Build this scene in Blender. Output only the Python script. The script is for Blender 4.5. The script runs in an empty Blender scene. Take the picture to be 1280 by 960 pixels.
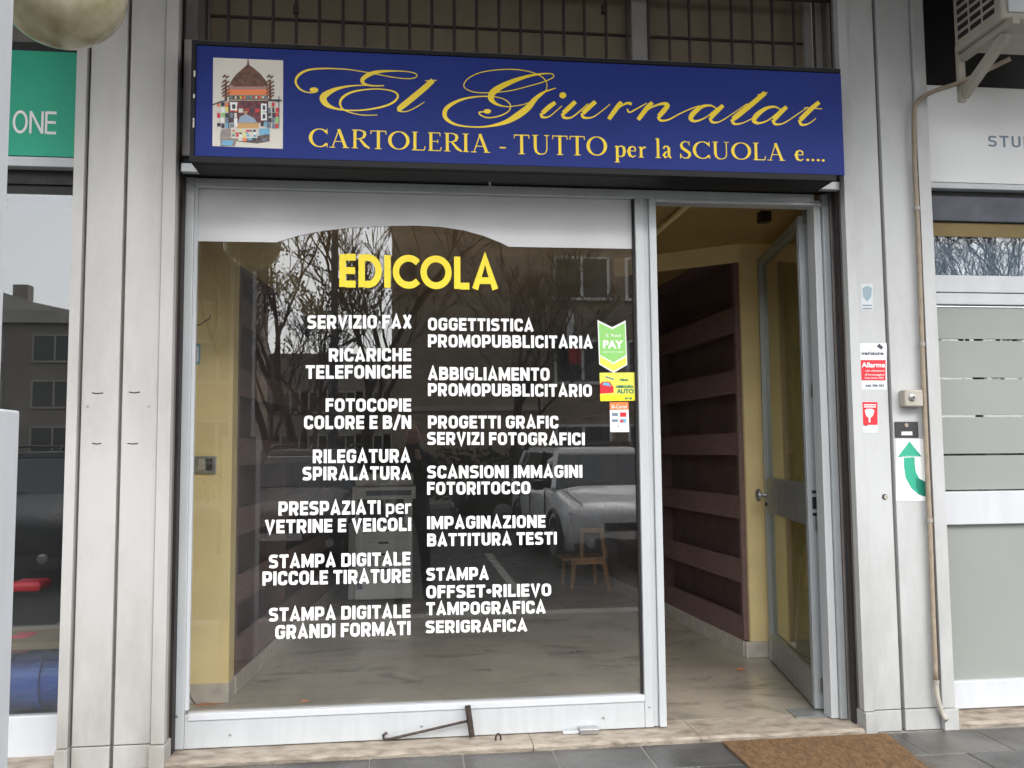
import bpy, math, random
from mathutils import Vector, Matrix
random.seed(7)
R = math.radians
sc = bpy.context.scene
C = sc.collection

# ------------------------------------------------------------------ camera
FPX, YAW, PITCH, ROLL = 1100.0, 0.11855, 0.07642, -0.00886
CAM = Vector((0.0, -4.2, 1.41))
def cam_axes():
    cy, sy, cp, sp = math.cos(YAW), math.sin(YAW), math.cos(PITCH), math.sin(PITCH)
    f = Vector((sy*cp, cy*cp, sp)); r = Vector((cy, -sy, 0)); u = r.cross(f)
    cr, sr = math.cos(ROLL), math.sin(ROLL)
    return r*cr+u*sr, u*cr-r*sr, f
AX = cam_axes()
cd = bpy.data.cameras.new('camera'); co = bpy.data.objects.new('camera', cd); C.objects.link(co)
cd.sensor_width = 36; cd.lens = FPX/1280*36; cd.clip_start = 0.02; cd.clip_end = 1000
m = Matrix((AX[0], AX[1], -AX[2])).transposed().to_4x4(); m.translation = CAM; co.matrix_world = m
sc.camera = co
# ------------------------------------------------------------------ world, sun, exposure (bright overcast day)
SUN_EL, SUN_AZ = 42.0, 168.0     # azimuth clockwise from +y: from the street side
w = bpy.data.worlds.new('World'); sc.world = w; w.use_nodes = True
nt = w.node_tree; nt.nodes.clear()
sky = nt.nodes.new('ShaderNodeTexSky'); sky.sky_type = 'NISHITA'; sky.sun_disc = False
sky.sun_elevation = R(SUN_EL); sky.sun_rotation = R(SUN_AZ); sky.dust_density = 1.2; sky.air_density = 1.2
hs = nt.nodes.new('ShaderNodeHueSaturation'); hs.inputs['Saturation'].default_value = 0.17
bg = nt.nodes.new('ShaderNodeBackground'); bg.inputs['Strength'].default_value = 0.15
out = nt.nodes.new('ShaderNodeOutputWorld')
nt.links.new(sky.outputs[0], hs.inputs['Color']); nt.links.new(hs.outputs[0], bg.inputs['Color']); nt.links.new(bg.outputs[0], out.inputs[0])
sl = bpy.data.lights.new('sun', 'SUN'); sl.energy = 1.0; sl.angle = R(50); sl.color = (1, .97, .935)
so = bpy.data.objects.new('sun', sl); C.objects.link(so)
sdir = Vector((math.sin(R(SUN_AZ))*math.cos(R(SUN_EL)), math.cos(R(SUN_AZ))*math.cos(R(SUN_EL)), math.sin(R(SUN_EL))))
so.rotation_euler = sdir.to_track_quat('Z', 'Y').to_euler()
sc.view_settings.view_transform = 'Standard'; sc.view_settings.look = 'None'
sc.view_settings.exposure = 1.88; sc.view_settings.gamma = 1; sc.view_settings.use_curve_mapping = False
sc.cycles.max_bounces = 10; sc.cycles.transparent_max_bounces = 12

# ------------------------------------------------------------------ measuring helpers: where a sight line meets a real plane
def ray(px, py): return AX[0]*((px-640)/FPX)+AX[1]*((480-py)/FPX)+AX[2]
def onY(px, py, y=0.0):
    d = ray(px, py); return CAM+d*((y-CAM.y)/d.y)
def onZ(px, py, z):
    d = ray(px, py); return CAM+d*((z-CAM.z)/d.z)
def X(px, py, y=0.0): return onY(px, py, y).x
def Z(px, py, y=0.0): return onY(px, py, y).z

# ------------------------------------------------------------------ materials
def mat(name, col, rough=.6, metal=0, var=0.0, vscale=8, bump=0.0, bscale=60, spec=.5, col2=None, stretch=(1, 1, 1), coat=0, detail=6, lo=.35, hi=.7):
    m = bpy.data.materials.new(name); m.use_nodes = True; n = m.node_tree; b = n.nodes['Principled BSDF']
    b.inputs['Roughness'].default_value = rough; b.inputs['Metallic'].default_value = metal
    b.inputs['Specular IOR Level'].default_value = spec; b.inputs['Coat Weight'].default_value = coat
    c = (*col, 1)
    tc = n.nodes.new('ShaderNodeTexCoord'); geo = n.nodes.new('ShaderNodeNewGeometry')
    mp = n.nodes.new('ShaderNodeMapping'); mp.inputs['Scale'].default_value = stretch
    n.links.new(geo.outputs['Position'], mp.inputs['Vector'])
    if var or col2:
        t = n.nodes.new('ShaderNodeTexNoise'); t.inputs['Scale'].default_value = vscale; t.inputs['Detail'].default_value = detail
        n.links.new(mp.outputs[0], t.inputs['Vector'])
        r = n.nodes.new('ShaderNodeValToRGB')
        r.color_ramp.elements[0].position = lo; r.color_ramp.elements[1].position = hi
        c2 = col2 or tuple(v*(1-var) for v in col)
        r.color_ramp.elements[0].color = (*c2, 1); r.color_ramp.elements[1].color = c
        n.links.new(t.outputs['Fac'], r.inputs[0]); n.links.new(r.outputs[0], b.inputs['Base Color'])
        rr = n.nodes.new('ShaderNodeMapRange'); rr.inputs['To Min'].default_value = min(1, rough+.12); rr.inputs['To Max'].default_value = max(0, rough-.05)
        n.links.new(t.outputs['Fac'], rr.inputs['Value']); n.links.new(rr.outputs[0], b.inputs['Roughness'])
    else:
        b.inputs['Base Color'].default_value = c
    if bump:
        t2 = n.nodes.new('ShaderNodeTexNoise'); t2.inputs['Scale'].default_value = bscale; t2.inputs['Detail'].default_value = 5
        n.links.new(mp.outputs[0], t2.inputs['Vector'])
        bp = n.nodes.new('ShaderNodeBump'); bp.inputs['Strength'].default_value = bump; bp.inputs['Distance'].default_value = .01
        n.links.new(t2.outputs['Fac'], bp.inputs['Height']); n.links.new(bp.outputs[0], b.inputs['Normal'])
    return m
def glassmat(name, tint=(1, 1, 1), ior=1.5, rough=0.0, dirt=0.0):
    m = bpy.data.materials.new(name); m.use_nodes = True; n = m.node_tree; n.nodes.clear()
    o = n.nodes.new('ShaderNodeOutputMaterial'); mx = n.nodes.new('ShaderNodeMixShader')
    tr = n.nodes.new('ShaderNodeBsdfTransparent'); tr.inputs[0].default_value = (*tint, 1)
    gl = n.nodes.new('ShaderNodeBsdfGlossy'); gl.inputs['Roughness'].default_value = rough
    fr = n.nodes.new('ShaderNodeFresnel'); g = n.nodes.new('ShaderNodeNewGeometry')
    mr = n.nodes.new('ShaderNodeMapRange'); mr.inputs['To Min'].default_value = ior; mr.inputs['To Max'].default_value = 1/ior
    n.links.new(g.outputs['Backfacing'], mr.inputs['Value']); n.links.new(mr.outputs[0], fr.inputs['IOR'])
    n.links.new(fr.outputs[0], mx.inputs[0]); n.links.new(tr.outputs[0], mx.inputs[1]); n.links.new(gl.outputs[0], mx.inputs[2])
    last = mx
    if dirt:
        df = n.nodes.new('ShaderNodeBsdfDiffuse'); df.inputs[0].default_value = (.6, .6, .58, 1)
        t = n.nodes.new('ShaderNodeTexNoise'); t.inputs['Scale'].default_value = 3; t.inputs['Detail'].default_value = 8
        n.links.new(g.outputs['Position'], t.inputs['Vector'])
        r = n.nodes.new('ShaderNodeMapRange'); r.inputs['From Min'].default_value = .35; r.inputs['From Max'].default_value = .8
        r.inputs['To Min'].default_value = dirt*.4; r.inputs['To Max'].default_value = dirt
        n.links.new(t.outputs['Fac'], r.inputs['Value'])
        m2 = n.nodes.new('ShaderNodeMixShader'); n.links.new(r.outputs[0], m2.inputs[0]); n.links.new(mx.outputs[0], m2.inputs[1]); n.links.new(df.outputs[0], m2.inputs[2]); last = m2
    n.links.new(last.outputs[0], o.inputs[0]); return m

def painted_metal(name, col, dirtcol, base_z=.07, dz=1.1):
    """painted cladding: faint vertical runs, mottling and splash dirt near the pavement"""
    m = mat(name, col, .42, 0, .07, 1.6, .05, 18, stretch=(3, 3, .6))
    n = m.node_tree; b = n.nodes['Principled BSDF']
    src = b.inputs['Base Color'].links[0].from_socket
    g = n.nodes.new('ShaderNodeNewGeometry'); sx = n.nodes.new('ShaderNodeSeparateXYZ'); n.links.new(g.outputs['Position'], sx.inputs[0])
    mr = n.nodes.new('ShaderNodeMapRange'); mr.inputs['From Min'].default_value = base_z; mr.inputs['From Max'].default_value = base_z+dz
    mr.inputs['To Min'].default_value = .95; mr.inputs['To Max'].default_value = .0; n.links.new(sx.outputs['Z'], mr.inputs['Value'])
    t = n.nodes.new('ShaderNodeTexNoise'); t.inputs['Scale'].default_value = 9; t.inputs['Detail'].default_value = 8
    mp = n.nodes.new('ShaderNodeMapping'); mp.inputs['Scale'].default_value = (1, 1, .35); n.links.new(g.outputs['Position'], mp.inputs[0]); n.links.new(mp.outputs[0], t.inputs['Vector'])
    t3 = n.nodes.new('ShaderNodeTexNoise'); t3.inputs['Scale'].default_value = 3.1; t3.inputs['Detail'].default_value = 10; t3.inputs['Roughness'].default_value = .7; n.links.new(mp.outputs[0], t3.inputs['Vector'])
    r3 = n.nodes.new('ShaderNodeMapRange'); r3.inputs['From Min'].default_value = .44; r3.inputs['From Max'].default_value = .72; r3.inputs['To Max'].default_value = .42; n.links.new(t3.outputs['Fac'], r3.inputs['Value'])
    mu = n.nodes.new('ShaderNodeMath'); mu.operation = 'MULTIPLY'; n.links.new(mr.outputs[0], mu.inputs[0]); n.links.new(t.outputs['Fac'], mu.inputs[1])
    ad = n.nodes.new('ShaderNodeMath'); ad.operation = 'ADD'; ad.use_clamp = True; n.links.new(mu.outputs[0], ad.inputs[0]); n.links.new(r3.outputs[0], ad.inputs[1])
    mx = n.nodes.new('ShaderNodeMix'); mx.data_type = 'RGBA'; n.links.new(ad.outputs[0], mx.inputs['Factor'])
    n.links.new(src, mx.inputs['A']); mx.inputs['B'].default_value = (*dirtcol, 1)
    n.links.new(mx.outputs['Result'], b.inputs['Base Color']); return m

M = {}
M['clad'] = painted_metal('column_cladding', (.50, .49, .475), (.25, .235, .205))
M['clad_cool'] = painted_metal('column_cladding_cool', (.50, .51, .51), (.25, .245, .225))
M['white'] = mat('white_aluminium', (.55, .565, .59), .35, 0, .08, 5, stretch=(3, 3, .6))
M['alu'] = mat('painted_aluminium_frame', (.565, .59, .605), .33, .25, .10, 6, .02, 60, stretch=(4, 4, .5))
M['bright'] = mat('bright_white_fascia', (.86, .87, .88), .5, 0, .05, 3)
M['alu_edge'] = mat('grey_blue_door_edge', (.36, .385, .40), .35, .3, .1, 10)
M['alu_sat'] = mat('satin_aluminium', (.42, .44, .43), .38, .7, .15, 10, stretch=(3, 3, .4))
M['alu_dull'] = mat('dull_beige_jamb', (.36, .345, .315), .5, .1, .15, 7, stretch=(3, 3, .4))
M['reveal'] = mat('brown_grey_reveal', (.23, .205, .185), .7, 0, .35, 12, .1, 40, stretch=(1, 1, .3))
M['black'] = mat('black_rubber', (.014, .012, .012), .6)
M['rail'] = mat('dark_shutter_track', (.03, .022, .022), .55, .2, .5, 30, .2, 80, stretch=(1, 1, .15))
M['lintel'] = mat('lintel_grey_paint', (.36, .34, .335), .5, 0, .2, 6)
M['signblack'] = mat('black_sign_frame', (.010, .010, .012), .5, spec=.25)
M['blue'] = mat('blue_sign_face', (.014, .032, .215), .5, 0, .12, 1.5, spec=.22)
M['yellow'] = mat('yellow_sign_vinyl', (.92, .68, .02), .4)
M['yellow2'] = mat('yellow_window_vinyl', (.88, .70, .03), .45)
M['vinyl'] = mat('white_window_vinyl', (.88, .88, .88), .5)
M['film'] = mat('white_pelmet_film', (.60, .60, .61), .5, 0, .08, 4)
M['glass'] = glassmat('shop_glass', (.985, .99, .985), 1.76, 0, .010)
M['glass_side'] = glassmat('neighbour_glass', (.86, .88, .89), 1.9, 0, .015)
M['glass_clear'] = glassmat('door_glass', (.88, .90, .82), 1.5, 0, .02)
M['ywall'] = mat('yellow_plaster', (.78, .63, .32), .75, 0, .10, 5, .05, 90)
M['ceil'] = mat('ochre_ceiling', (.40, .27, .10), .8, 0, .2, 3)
M['maroon'] = mat('maroon_shelf_board', (.20, .128, .118), .5, 0, .2, 8, stretch=(1, 1, 5))
M['maroon_d'] = mat('maroon_back_panel', (.16, .098, .09), .6, 0, .2, 6)
M['skirt'] = mat('pale_marble_skirting', (.55, .50, .44), .35, 0, .25, 14)
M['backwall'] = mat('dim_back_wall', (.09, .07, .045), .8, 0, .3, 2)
M['stone'] = mat('travertine_sill', (.33, .285, .23), .6, 0, .5, 14, .6, 70, col2=(.18, .145, .115), stretch=(.8, 1.4, 3), lo=.3, hi=.58, detail=12)
M['wood'] = mat('varnished_pine', (.72, .40, .19), .4, 0, .3, 12, stretch=(1, 1, .2))
M['coir'] = mat('coir_mat', (.215, .12, .052), .95, 0, .45, 60, .9, 220, stretch=(1, .35, 1))
M['rust'] = mat('rusty_steel', (.085, .062, .055), .5, .6, .5, 60)
M['steel'] = mat('zinc_steel', (.45, .45, .45), .35, .8, .2, 20)
M['conduit'] = mat('tan_conduit', (.33, .27, .20), .55, 0, .25, 20)
M['plastic'] = mat('aged_cream_plastic', (.42, .39, .335), .5, 0, .15, 8)
M['dark'] = mat('charcoal_plastic', (.03, .03, .033), .45)
M['red'] = mat('red_print', (.62, .02, .035), .45)
M['green'] = mat('green_print', (.02, .42, .20), .45)
M['green_arrow'] = mat('teal_green_print', (.03, .36, .23), .45)
M['green_d'] = mat('dark_green_print', (.01, .20, .13), .45)
M['green_sign'] = mat('green_sign_face', (.03, .42, .26), .45, spec=.25)
M['lime'] = mat('lime_print', (.27, .60, .16), .45)
M['lemon'] = mat('lemon_print', (.80, .74, .10), .45)
M['orange'] = mat('orange_print', (.85, .22, .06), .45)
M['skyblue'] = mat('light_blue_print', (.16, .42, .62), .45)
M['cream'] = mat('cream_print', (.72, .68, .60), .5)
M['brown'] = mat('brown_ink', (.20, .085, .05), .5, 0, .5, 60)
M['ink'] = mat('dark_ink', (.04, .04, .06), .5)
M['greyblue'] = mat('grey_blue_print', (.16, .22, .29), .5)
M['copier'] = mat('grey_copier_plastic', (.84, .87, .88), .45, 0, .06, 4)
M['copier_d'] = mat('copier_side_plastic', (.48, .49, .49), .5)
M['frost'] = mat('frosted_pane', (.27, .285, .265), .28, 0, .06, 2)
M['bluebeam'] = mat('blue_grey_shutter_box', (.075, .085, .11), .5, 0, .35, 8)
M['ochre'] = mat('ochre_strip', (.22, .16, .06), .7, 0, .2, 5)
M['transom'] = mat('brown_transom_panel', (.21, .165, .11), .6, 0, .2, 3, stretch=(3, 1, 1))
M['bar'] = mat('dark_red_iron_bar', (.022, .010, .009), .5)
M['blueplastic'] = mat('blue_plastic', (.03, .10, .42), .4, 0, .1, 6)
M['asphalt'] = mat('asphalt', (.055, .055, .057), .85, 0, .3, 30, .5, 120)
M['kerb'] = mat('granite_kerb', (.36, .35, .33), .7, 0, .25, 40)
M['slate'] = mat('dark_paving_stone', (.092, .092, .09), .36, 0, .5, 3.5, .3, 60, detail=10, lo=.38, hi=.62)
M['slate2'] = mat('brown_grey_paving_stone', (.108, .102, .092), .36, 0, .5, 3.5, .3, 60, detail=10, lo=.38, hi=.62)
M['joint'] = mat('pale_mortar', (.23, .22, .20), .9, 0, .3, 30)
M['leafdry'] = mat('dry_leaf', (.36, .16, .07), .8)
M['tyre'] = mat('tyre_rubber', (.02, .02, .02), .8)
M['carwhite'] = mat('white_car_paint', (.78, .79, .80), .35, 0, coat=.6)
M['cardark'] = mat('dark_grey_car_paint', (.035, .038, .042), .45, 0, spec=.3)
M['carsilver'] = mat('silver_car_paint', (.33, .34, .35), .3, .5, coat=.6)
M['cartrim'] = mat('black_car_trim', (.02, .02, .022), .4)
M['carglass'] = mat('car_window_glass', (.02, .03, .035), .05, 0, spec=1.0)
M['lampglass'] = mat('headlight_lens', (.5, .5, .5), .1, .3)
M['plate'] = mat('number_plate', (.7, .7, .68), .4)
M['facade_brown'] = mat('brown_brick_facade', (.46, .37, .28), .85, 0, .35, 1.2, stretch=(1, 1, 6))
M['facade_grey'] = mat('grey_render_facade', (.34, .31, .27), .85, 0, .25, .6)
M['facade_pale'] = mat('pale_render_facade', (.55, .52, .47), .85, 0, .2, .6)
M['roof'] = mat('dark_roof_tile', (.06, .045, .04), .8)
M['winglass'] = mat('far_window_glass', (.02, .035, .035), .15)
M['bark'] = mat('bare_tree_bark', (.07, .052, .04), .9)
M['hedge'] = mat('dark_hedge_leaves', (.04, .055, .03), .9)
M['skin'] = mat('skin', (.52, .30, .22), .5)
M['jacket'] = mat('dark_jacket_cloth', (.02, .022, .03), .85)
M['trouser'] = mat('dark_trouser_cloth', (.03, .03, .04), .85)
M['hair'] = mat('auburn_hair', (.10, .03, .015), .6)

def marble(name):
    m = mat(name, (.40, .355, .285), .15, 0, .25, 2.2, spec=.6, col2=(.28, .25, .20))
    n = m.node_tree; b = n.nodes['Principled BSDF']; src = b.inputs['Base Color'].links[0].from_socket
    g = n.nodes.new('ShaderNodeNewGeometry'); oi = n.nodes.new('ShaderNodeObjectInfo')
    va = n.nodes.new('ShaderNodeVectorMath'); va.operation = 'MULTIPLY_ADD'; va.inputs[1].default_value = (1, 1, 1)
    n.links.new(g.outputs['Position'], va.inputs[0])
    cb = n.nodes.new('ShaderNodeCombineXYZ'); ml = n.nodes.new('ShaderNodeMath'); ml.operation = 'MULTIPLY'; ml.inputs[1].default_value = 37
    n.links.new(oi.outputs['Random'], ml.inputs[0]); n.links.new(ml.outputs[0], cb.inputs[0]); n.links.new(ml.outputs[0], cb.inputs[1]); n.links.new(cb.outputs[0], va.inputs[2])
    mp = n.nodes.new('ShaderNodeMapping'); mp.inputs['Scale'].default_value = (1.0, 1.5, 1); mp.inputs['Rotation'].default_value = (0, 0, .5); n.links.new(va.outputs[0], mp.inputs[0])
    t = n.nodes.new('ShaderNodeTexNoise'); t.inputs['Scale'].default_value = 2.3; t.inputs['Detail'].default_value = 12; t.inputs['Roughness'].default_value = .62; t.inputs['Distortion'].default_value = .9
    n.links.new(mp.outputs[0], t.inputs['Vector'])
    r = n.nodes.new('ShaderNodeValToRGB'); e = r.color_ramp.elements
    e[0].position = .30; e[0].color = (.08, .07, .055, 1); e[1].position = .46; e[1].color = (1, 1, 1, 1)
    n.links.new(t.outputs['Fac'], r.inputs[0])
    mx = n.nodes.new('ShaderNodeMix'); mx.data_type = 'RGBA'; mx.blend_type = 'MULTIPLY'; mx.inputs['Factor'].default_value = .50
    n.links.new(src, mx.inputs['A']); n.links.new(r.outputs[0], mx.inputs['B']); n.links.new(mx.outputs['Result'], b.inputs['Base Color'])
    return m
M['marble'] = marble('veined_marble')

def globe_mat():
    m = bpy.data.materials.new('smoked_globe'); m.use_nodes = True; b = m.node_tree.nodes['Principled BSDF']
    b.inputs['Base Color'].default_value = (.42, .36, .22, 1); b.inputs['Roughness'].default_value = .16
    b.inputs['Transmission Weight'].default_value = .35; b.inputs['IOR'].default_value = 1.45
    n = m.node_tree; t = n.nodes.new('ShaderNodeTexNoise'); t.inputs['Scale'].default_value = 5; t.inputs['Detail'].default_value = 7
    r = n.nodes.new('ShaderNodeValToRGB'); r.color_ramp.elements[0].color = (.40, .36, .20, 1); r.color_ramp.elements[1].color = (.72, .66, .48, 1)
    r.color_ramp.elements[0].position = .3; r.color_ramp.elements[1].position = .7
    n.links.new(t.outputs['Fac'], r.inputs[0]); n.links.new(r.outputs[0], b.inputs['Base Color']); return m
M['globe'] = globe_mat()

# ------------------------------------------------------------------ mesh builder
class MB:
    def __init__(s): s.v = []; s.f = []
    def add(s, vs, fs):
        o = len(s.v); s.v += [tuple(v) for v in vs]; s.f += [tuple(i+o for i in f) for f in fs]; return s
    def box(s, x0, x1, y0, y1, z0, z1):
        if x0 > x1: x0, x1 = x1, x0
        if y0 > y1: y0, y1 = y1, y0
        if z0 > z1: z0, z1 = z1, z0
        return s.add([(x0,y0,z0),(x1,y0,z0),(x1,y1,z0),(x0,y1,z0),(x0,y0,z1),(x1,y0,z1),(x1,y1,z1),(x0,y1,z1)],
                     [(0,3,2,1),(4,5,6,7),(0,1,5,4),(1,2,6,5),(2,3,7,6),(3,0,4,7)])
    def hexa(s, p):   # 8 points, bottom 4 ccw then top 4
        return s.add(p, [(0,3,2,1),(4,5,6,7),(0,1,5,4),(1,2,6,5),(2,3,7,6),(3,0,4,7)])
    def prism(s, pts, d):  # planar polygon (3d pts) extruded by vector d
        n = len(pts); d = Vector(d); a = [Vector(p) for p in pts]
        return s.add(a+[p+d for p in a], [tuple(range(n))[::-1], tuple(range(n, 2*n))]+[(i, (i+1) % n, (i+1) % n+n, i+n) for i in range(n)])
    def poly(s, pts): return s.add(pts, [tuple(range(len(pts)))])
    def tube(s, pts, rad, seg=8, caps=True):
        pts = [Vector(p) for p in pts]; n = len(pts)
        rr = rad if isinstance(rad, (list, tuple)) else [rad]*n
        vs = []; fs = []; up = Vector((0, 0, 1)); prev = None
        for i, p in enumerate(pts):
            t = (pts[min(i+1, n-1)]-pts[max(i-1, 0)]).normalized()
            a = prev if prev is not None else (up if abs(t.z) < .9 else Vector((1, 0, 0)))
            a = (a-t*a.dot(t)).normalized(); prev = a; b = t.cross(a)
            for k in range(seg):
                an = 2*math.pi*k/seg; vs.append(p+(a*math.cos(an)+b*math.sin(an))*rr[i])
        for i in range(n-1):
            for k in range(seg): fs.append((i*seg+k, i*seg+(k+1) % seg, (i+1)*seg+(k+1) % seg, (i+1)*seg+k))
        if caps: fs.append(tuple(range(seg))[::-1]); fs.append(tuple(range((n-1)*seg, n*seg)))
        return s.add(vs, fs)
    def lathe(s, c, prof, axis='z', seg=24):  # prof: list of (r, h)
        vs = []; fs = []
        for r, h in prof:
            for k in range(seg):
                a = 2*math.pi*k/seg; u, v = r*math.cos(a), r*math.sin(a)
                vs.append({'z': (c[0]+u, c[1]+v, c[2]+h), 'y': (c[0]+u, c[1]+h, c[2]+v), 'x': (c[0]+h, c[1]+u, c[2]+v)}[axis])
        for i in range(len(prof)-1):
            for k in range(seg): fs.append((i*seg+k, i*seg+(k+1) % seg, (i+1)*seg+(k+1) % seg, (i+1)*seg+k))
        fs.append(tuple(range(seg))[::-1]); fs.append(tuple(range((len(prof)-1)*seg, len(prof)*seg)))
        return s.add(vs, fs)
    def build(s, name, material, parent=None, smooth=False, bevel=0, kind=None, label=None):
        me = bpy.data.meshes.new(name)
        lo = [min(v[i] for v in s.v) for i in range(3)]; hi = [max(v[i] for v in s.v) for i in range(3)]
        c = Vector(((lo[0]+hi[0])/2, (lo[1]+hi[1])/2, lo[2]))
        me.from_pydata([tuple(Vector(v)-c) for v in s.v], [], s.f); me.update()
        import bmesh
        bm = bmesh.new(); bm.from_mesh(me); bmesh.ops.recalc_face_normals(bm, faces=bm.faces); bm.to_mesh(me); bm.free()
        if smooth:
            for p in me.polygons: p.use_smooth = True
        me.materials.append(material)
        o = bpy.data.objects.new(name, me); C.objects.link(o)
        if parent is not None: o.parent = parent; o.location = c-WL[parent.name]
        else: o.location = c
        WL[o.name] = c
        if bevel:
            bv = o.modifiers.new('bevel', 'BEVEL'); bv.width = bevel; bv.segments = 2; bv.limit_method = 'ANGLE'
        if kind: o['kind'] = kind
        if label: o['label'] = label
        return o
WL = {}
def box(name, m, parent, x0, x1, y0, y1, z0, z1, bevel=0, kind=None, label=None):
    return MB().box(x0, x1, y0, y1, z0, z1).build(name, m, parent, bevel=bevel, kind=kind, label=label)
def tag(o, label, cat, group=None):
    o['label'] = label; o['category'] = cat
    if group: o['group'] = group
    return o
def thing(name, loc, label, cat, group=None):
    o = bpy.data.objects.new(name, None); C.objects.link(o); o.location = loc; o.empty_display_size = .1
    WL[o.name] = Vector(loc); return tag(o, label, cat, group)
def piece(me, name, parent, loc, scale=(1, 1, 1), rot=0):
    o = bpy.data.objects.new(name, me); C.objects.link(o)
    o.location = Vector(loc)-(WL[parent.name] if parent else Vector()); o.scale = scale; o.rotation_euler.z = rot
    if parent: o.parent = parent
    return o

# ------------------------------------------------------------------ lettering
def catmull(pts, n=6):
    out = []
    P = [pts[0]]+list(pts)+[pts[-1]]
    for i in range(1, len(P)-2):
        for k in range(n):
            t = k/n
            out.append(tuple(.5*((2*P[i][j])+(-P[i-1][j]+P[i+1][j])*t+(2*P[i-1][j]-5*P[i][j]+4*P[i+1][j]-P[i+2][j])*t*t+(-P[i-1][j]+3*P[i][j]-3*P[i+1][j]+P[i+2][j])*t**3) for j in range(len(P[i]))))
    out.append(tuple(pts[-1])); return out
def fillet(pts, r, closed=False, n=5):
    out = []; N = len(pts)
    for i in range(N):
        p = Vector(pts[i][:2])
        if not closed and i in (0, N-1): out.append(tuple(p)); continue
        a = Vector(pts[i-1][:2])-p; b = Vector(pts[(i+1) % N][:2])-p
        rr = min(r, a.length*.499, b.length*.499)
        if rr < 1e-4: out.append(tuple(p)); continue
        A = p+a.normalized()*rr; B = p+b.normalized()*rr
        for k in range(n+1):
            t = k/n; out.append(tuple(A*(1-t)**2+p*2*t*(1-t)+B*t*t))
    return out
def ribbon2d(pts, w, closed=False):
    """left/right outline of a stroke; pts (x,y) or (x,y,w)"""
    n = len(pts); L = []; Rr = []
    for i in range(n):
        p = Vector(pts[i][:2]); wi = pts[i][2] if len(pts[i]) > 2 else w
        if closed: a = p-Vector(pts[i-1][:2]); b = Vector(pts[(i+1) % n][:2])-p
        else:
            a = p-Vector(pts[i-1][:2]) if i else None; b = Vector(pts[i+1][:2])-p if i < n-1 else None
            a = a if a is not None else b; b = b if b is not None else a
        if a.length < 1e-9: a = b
        if b.length < 1e-9: b = a
        a = a.normalized(); b = b.normalized(); t = (a+b)
        t = t.normalized() if t.length > 1e-6 else a
        nn = Vector((-t.y, t.x)); c = max(.5, nn.dot(Vector((-a.y, a.x))))
        L.append(p+nn*(wi/2/c)); Rr.append(p-nn*(wi/2/c))
    return L, Rr
def rb(mb, pts, w, fn, k, closed=False, creep=0):
    L, Rr = ribbon2d(pts, w, closed); n = len(L); vs = []; fs = []
    for i in range(n):
        vs += [fn(L[i], k+creep*i), fn(Rr[i], k+creep*i)]
    for i in range(n if closed else n-1):
        j = (i+1) % n; fs.append((2*i, 2*i+1, 2*j+1, 2*j))
    mb.add(vs, fs)
T = .222
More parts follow.
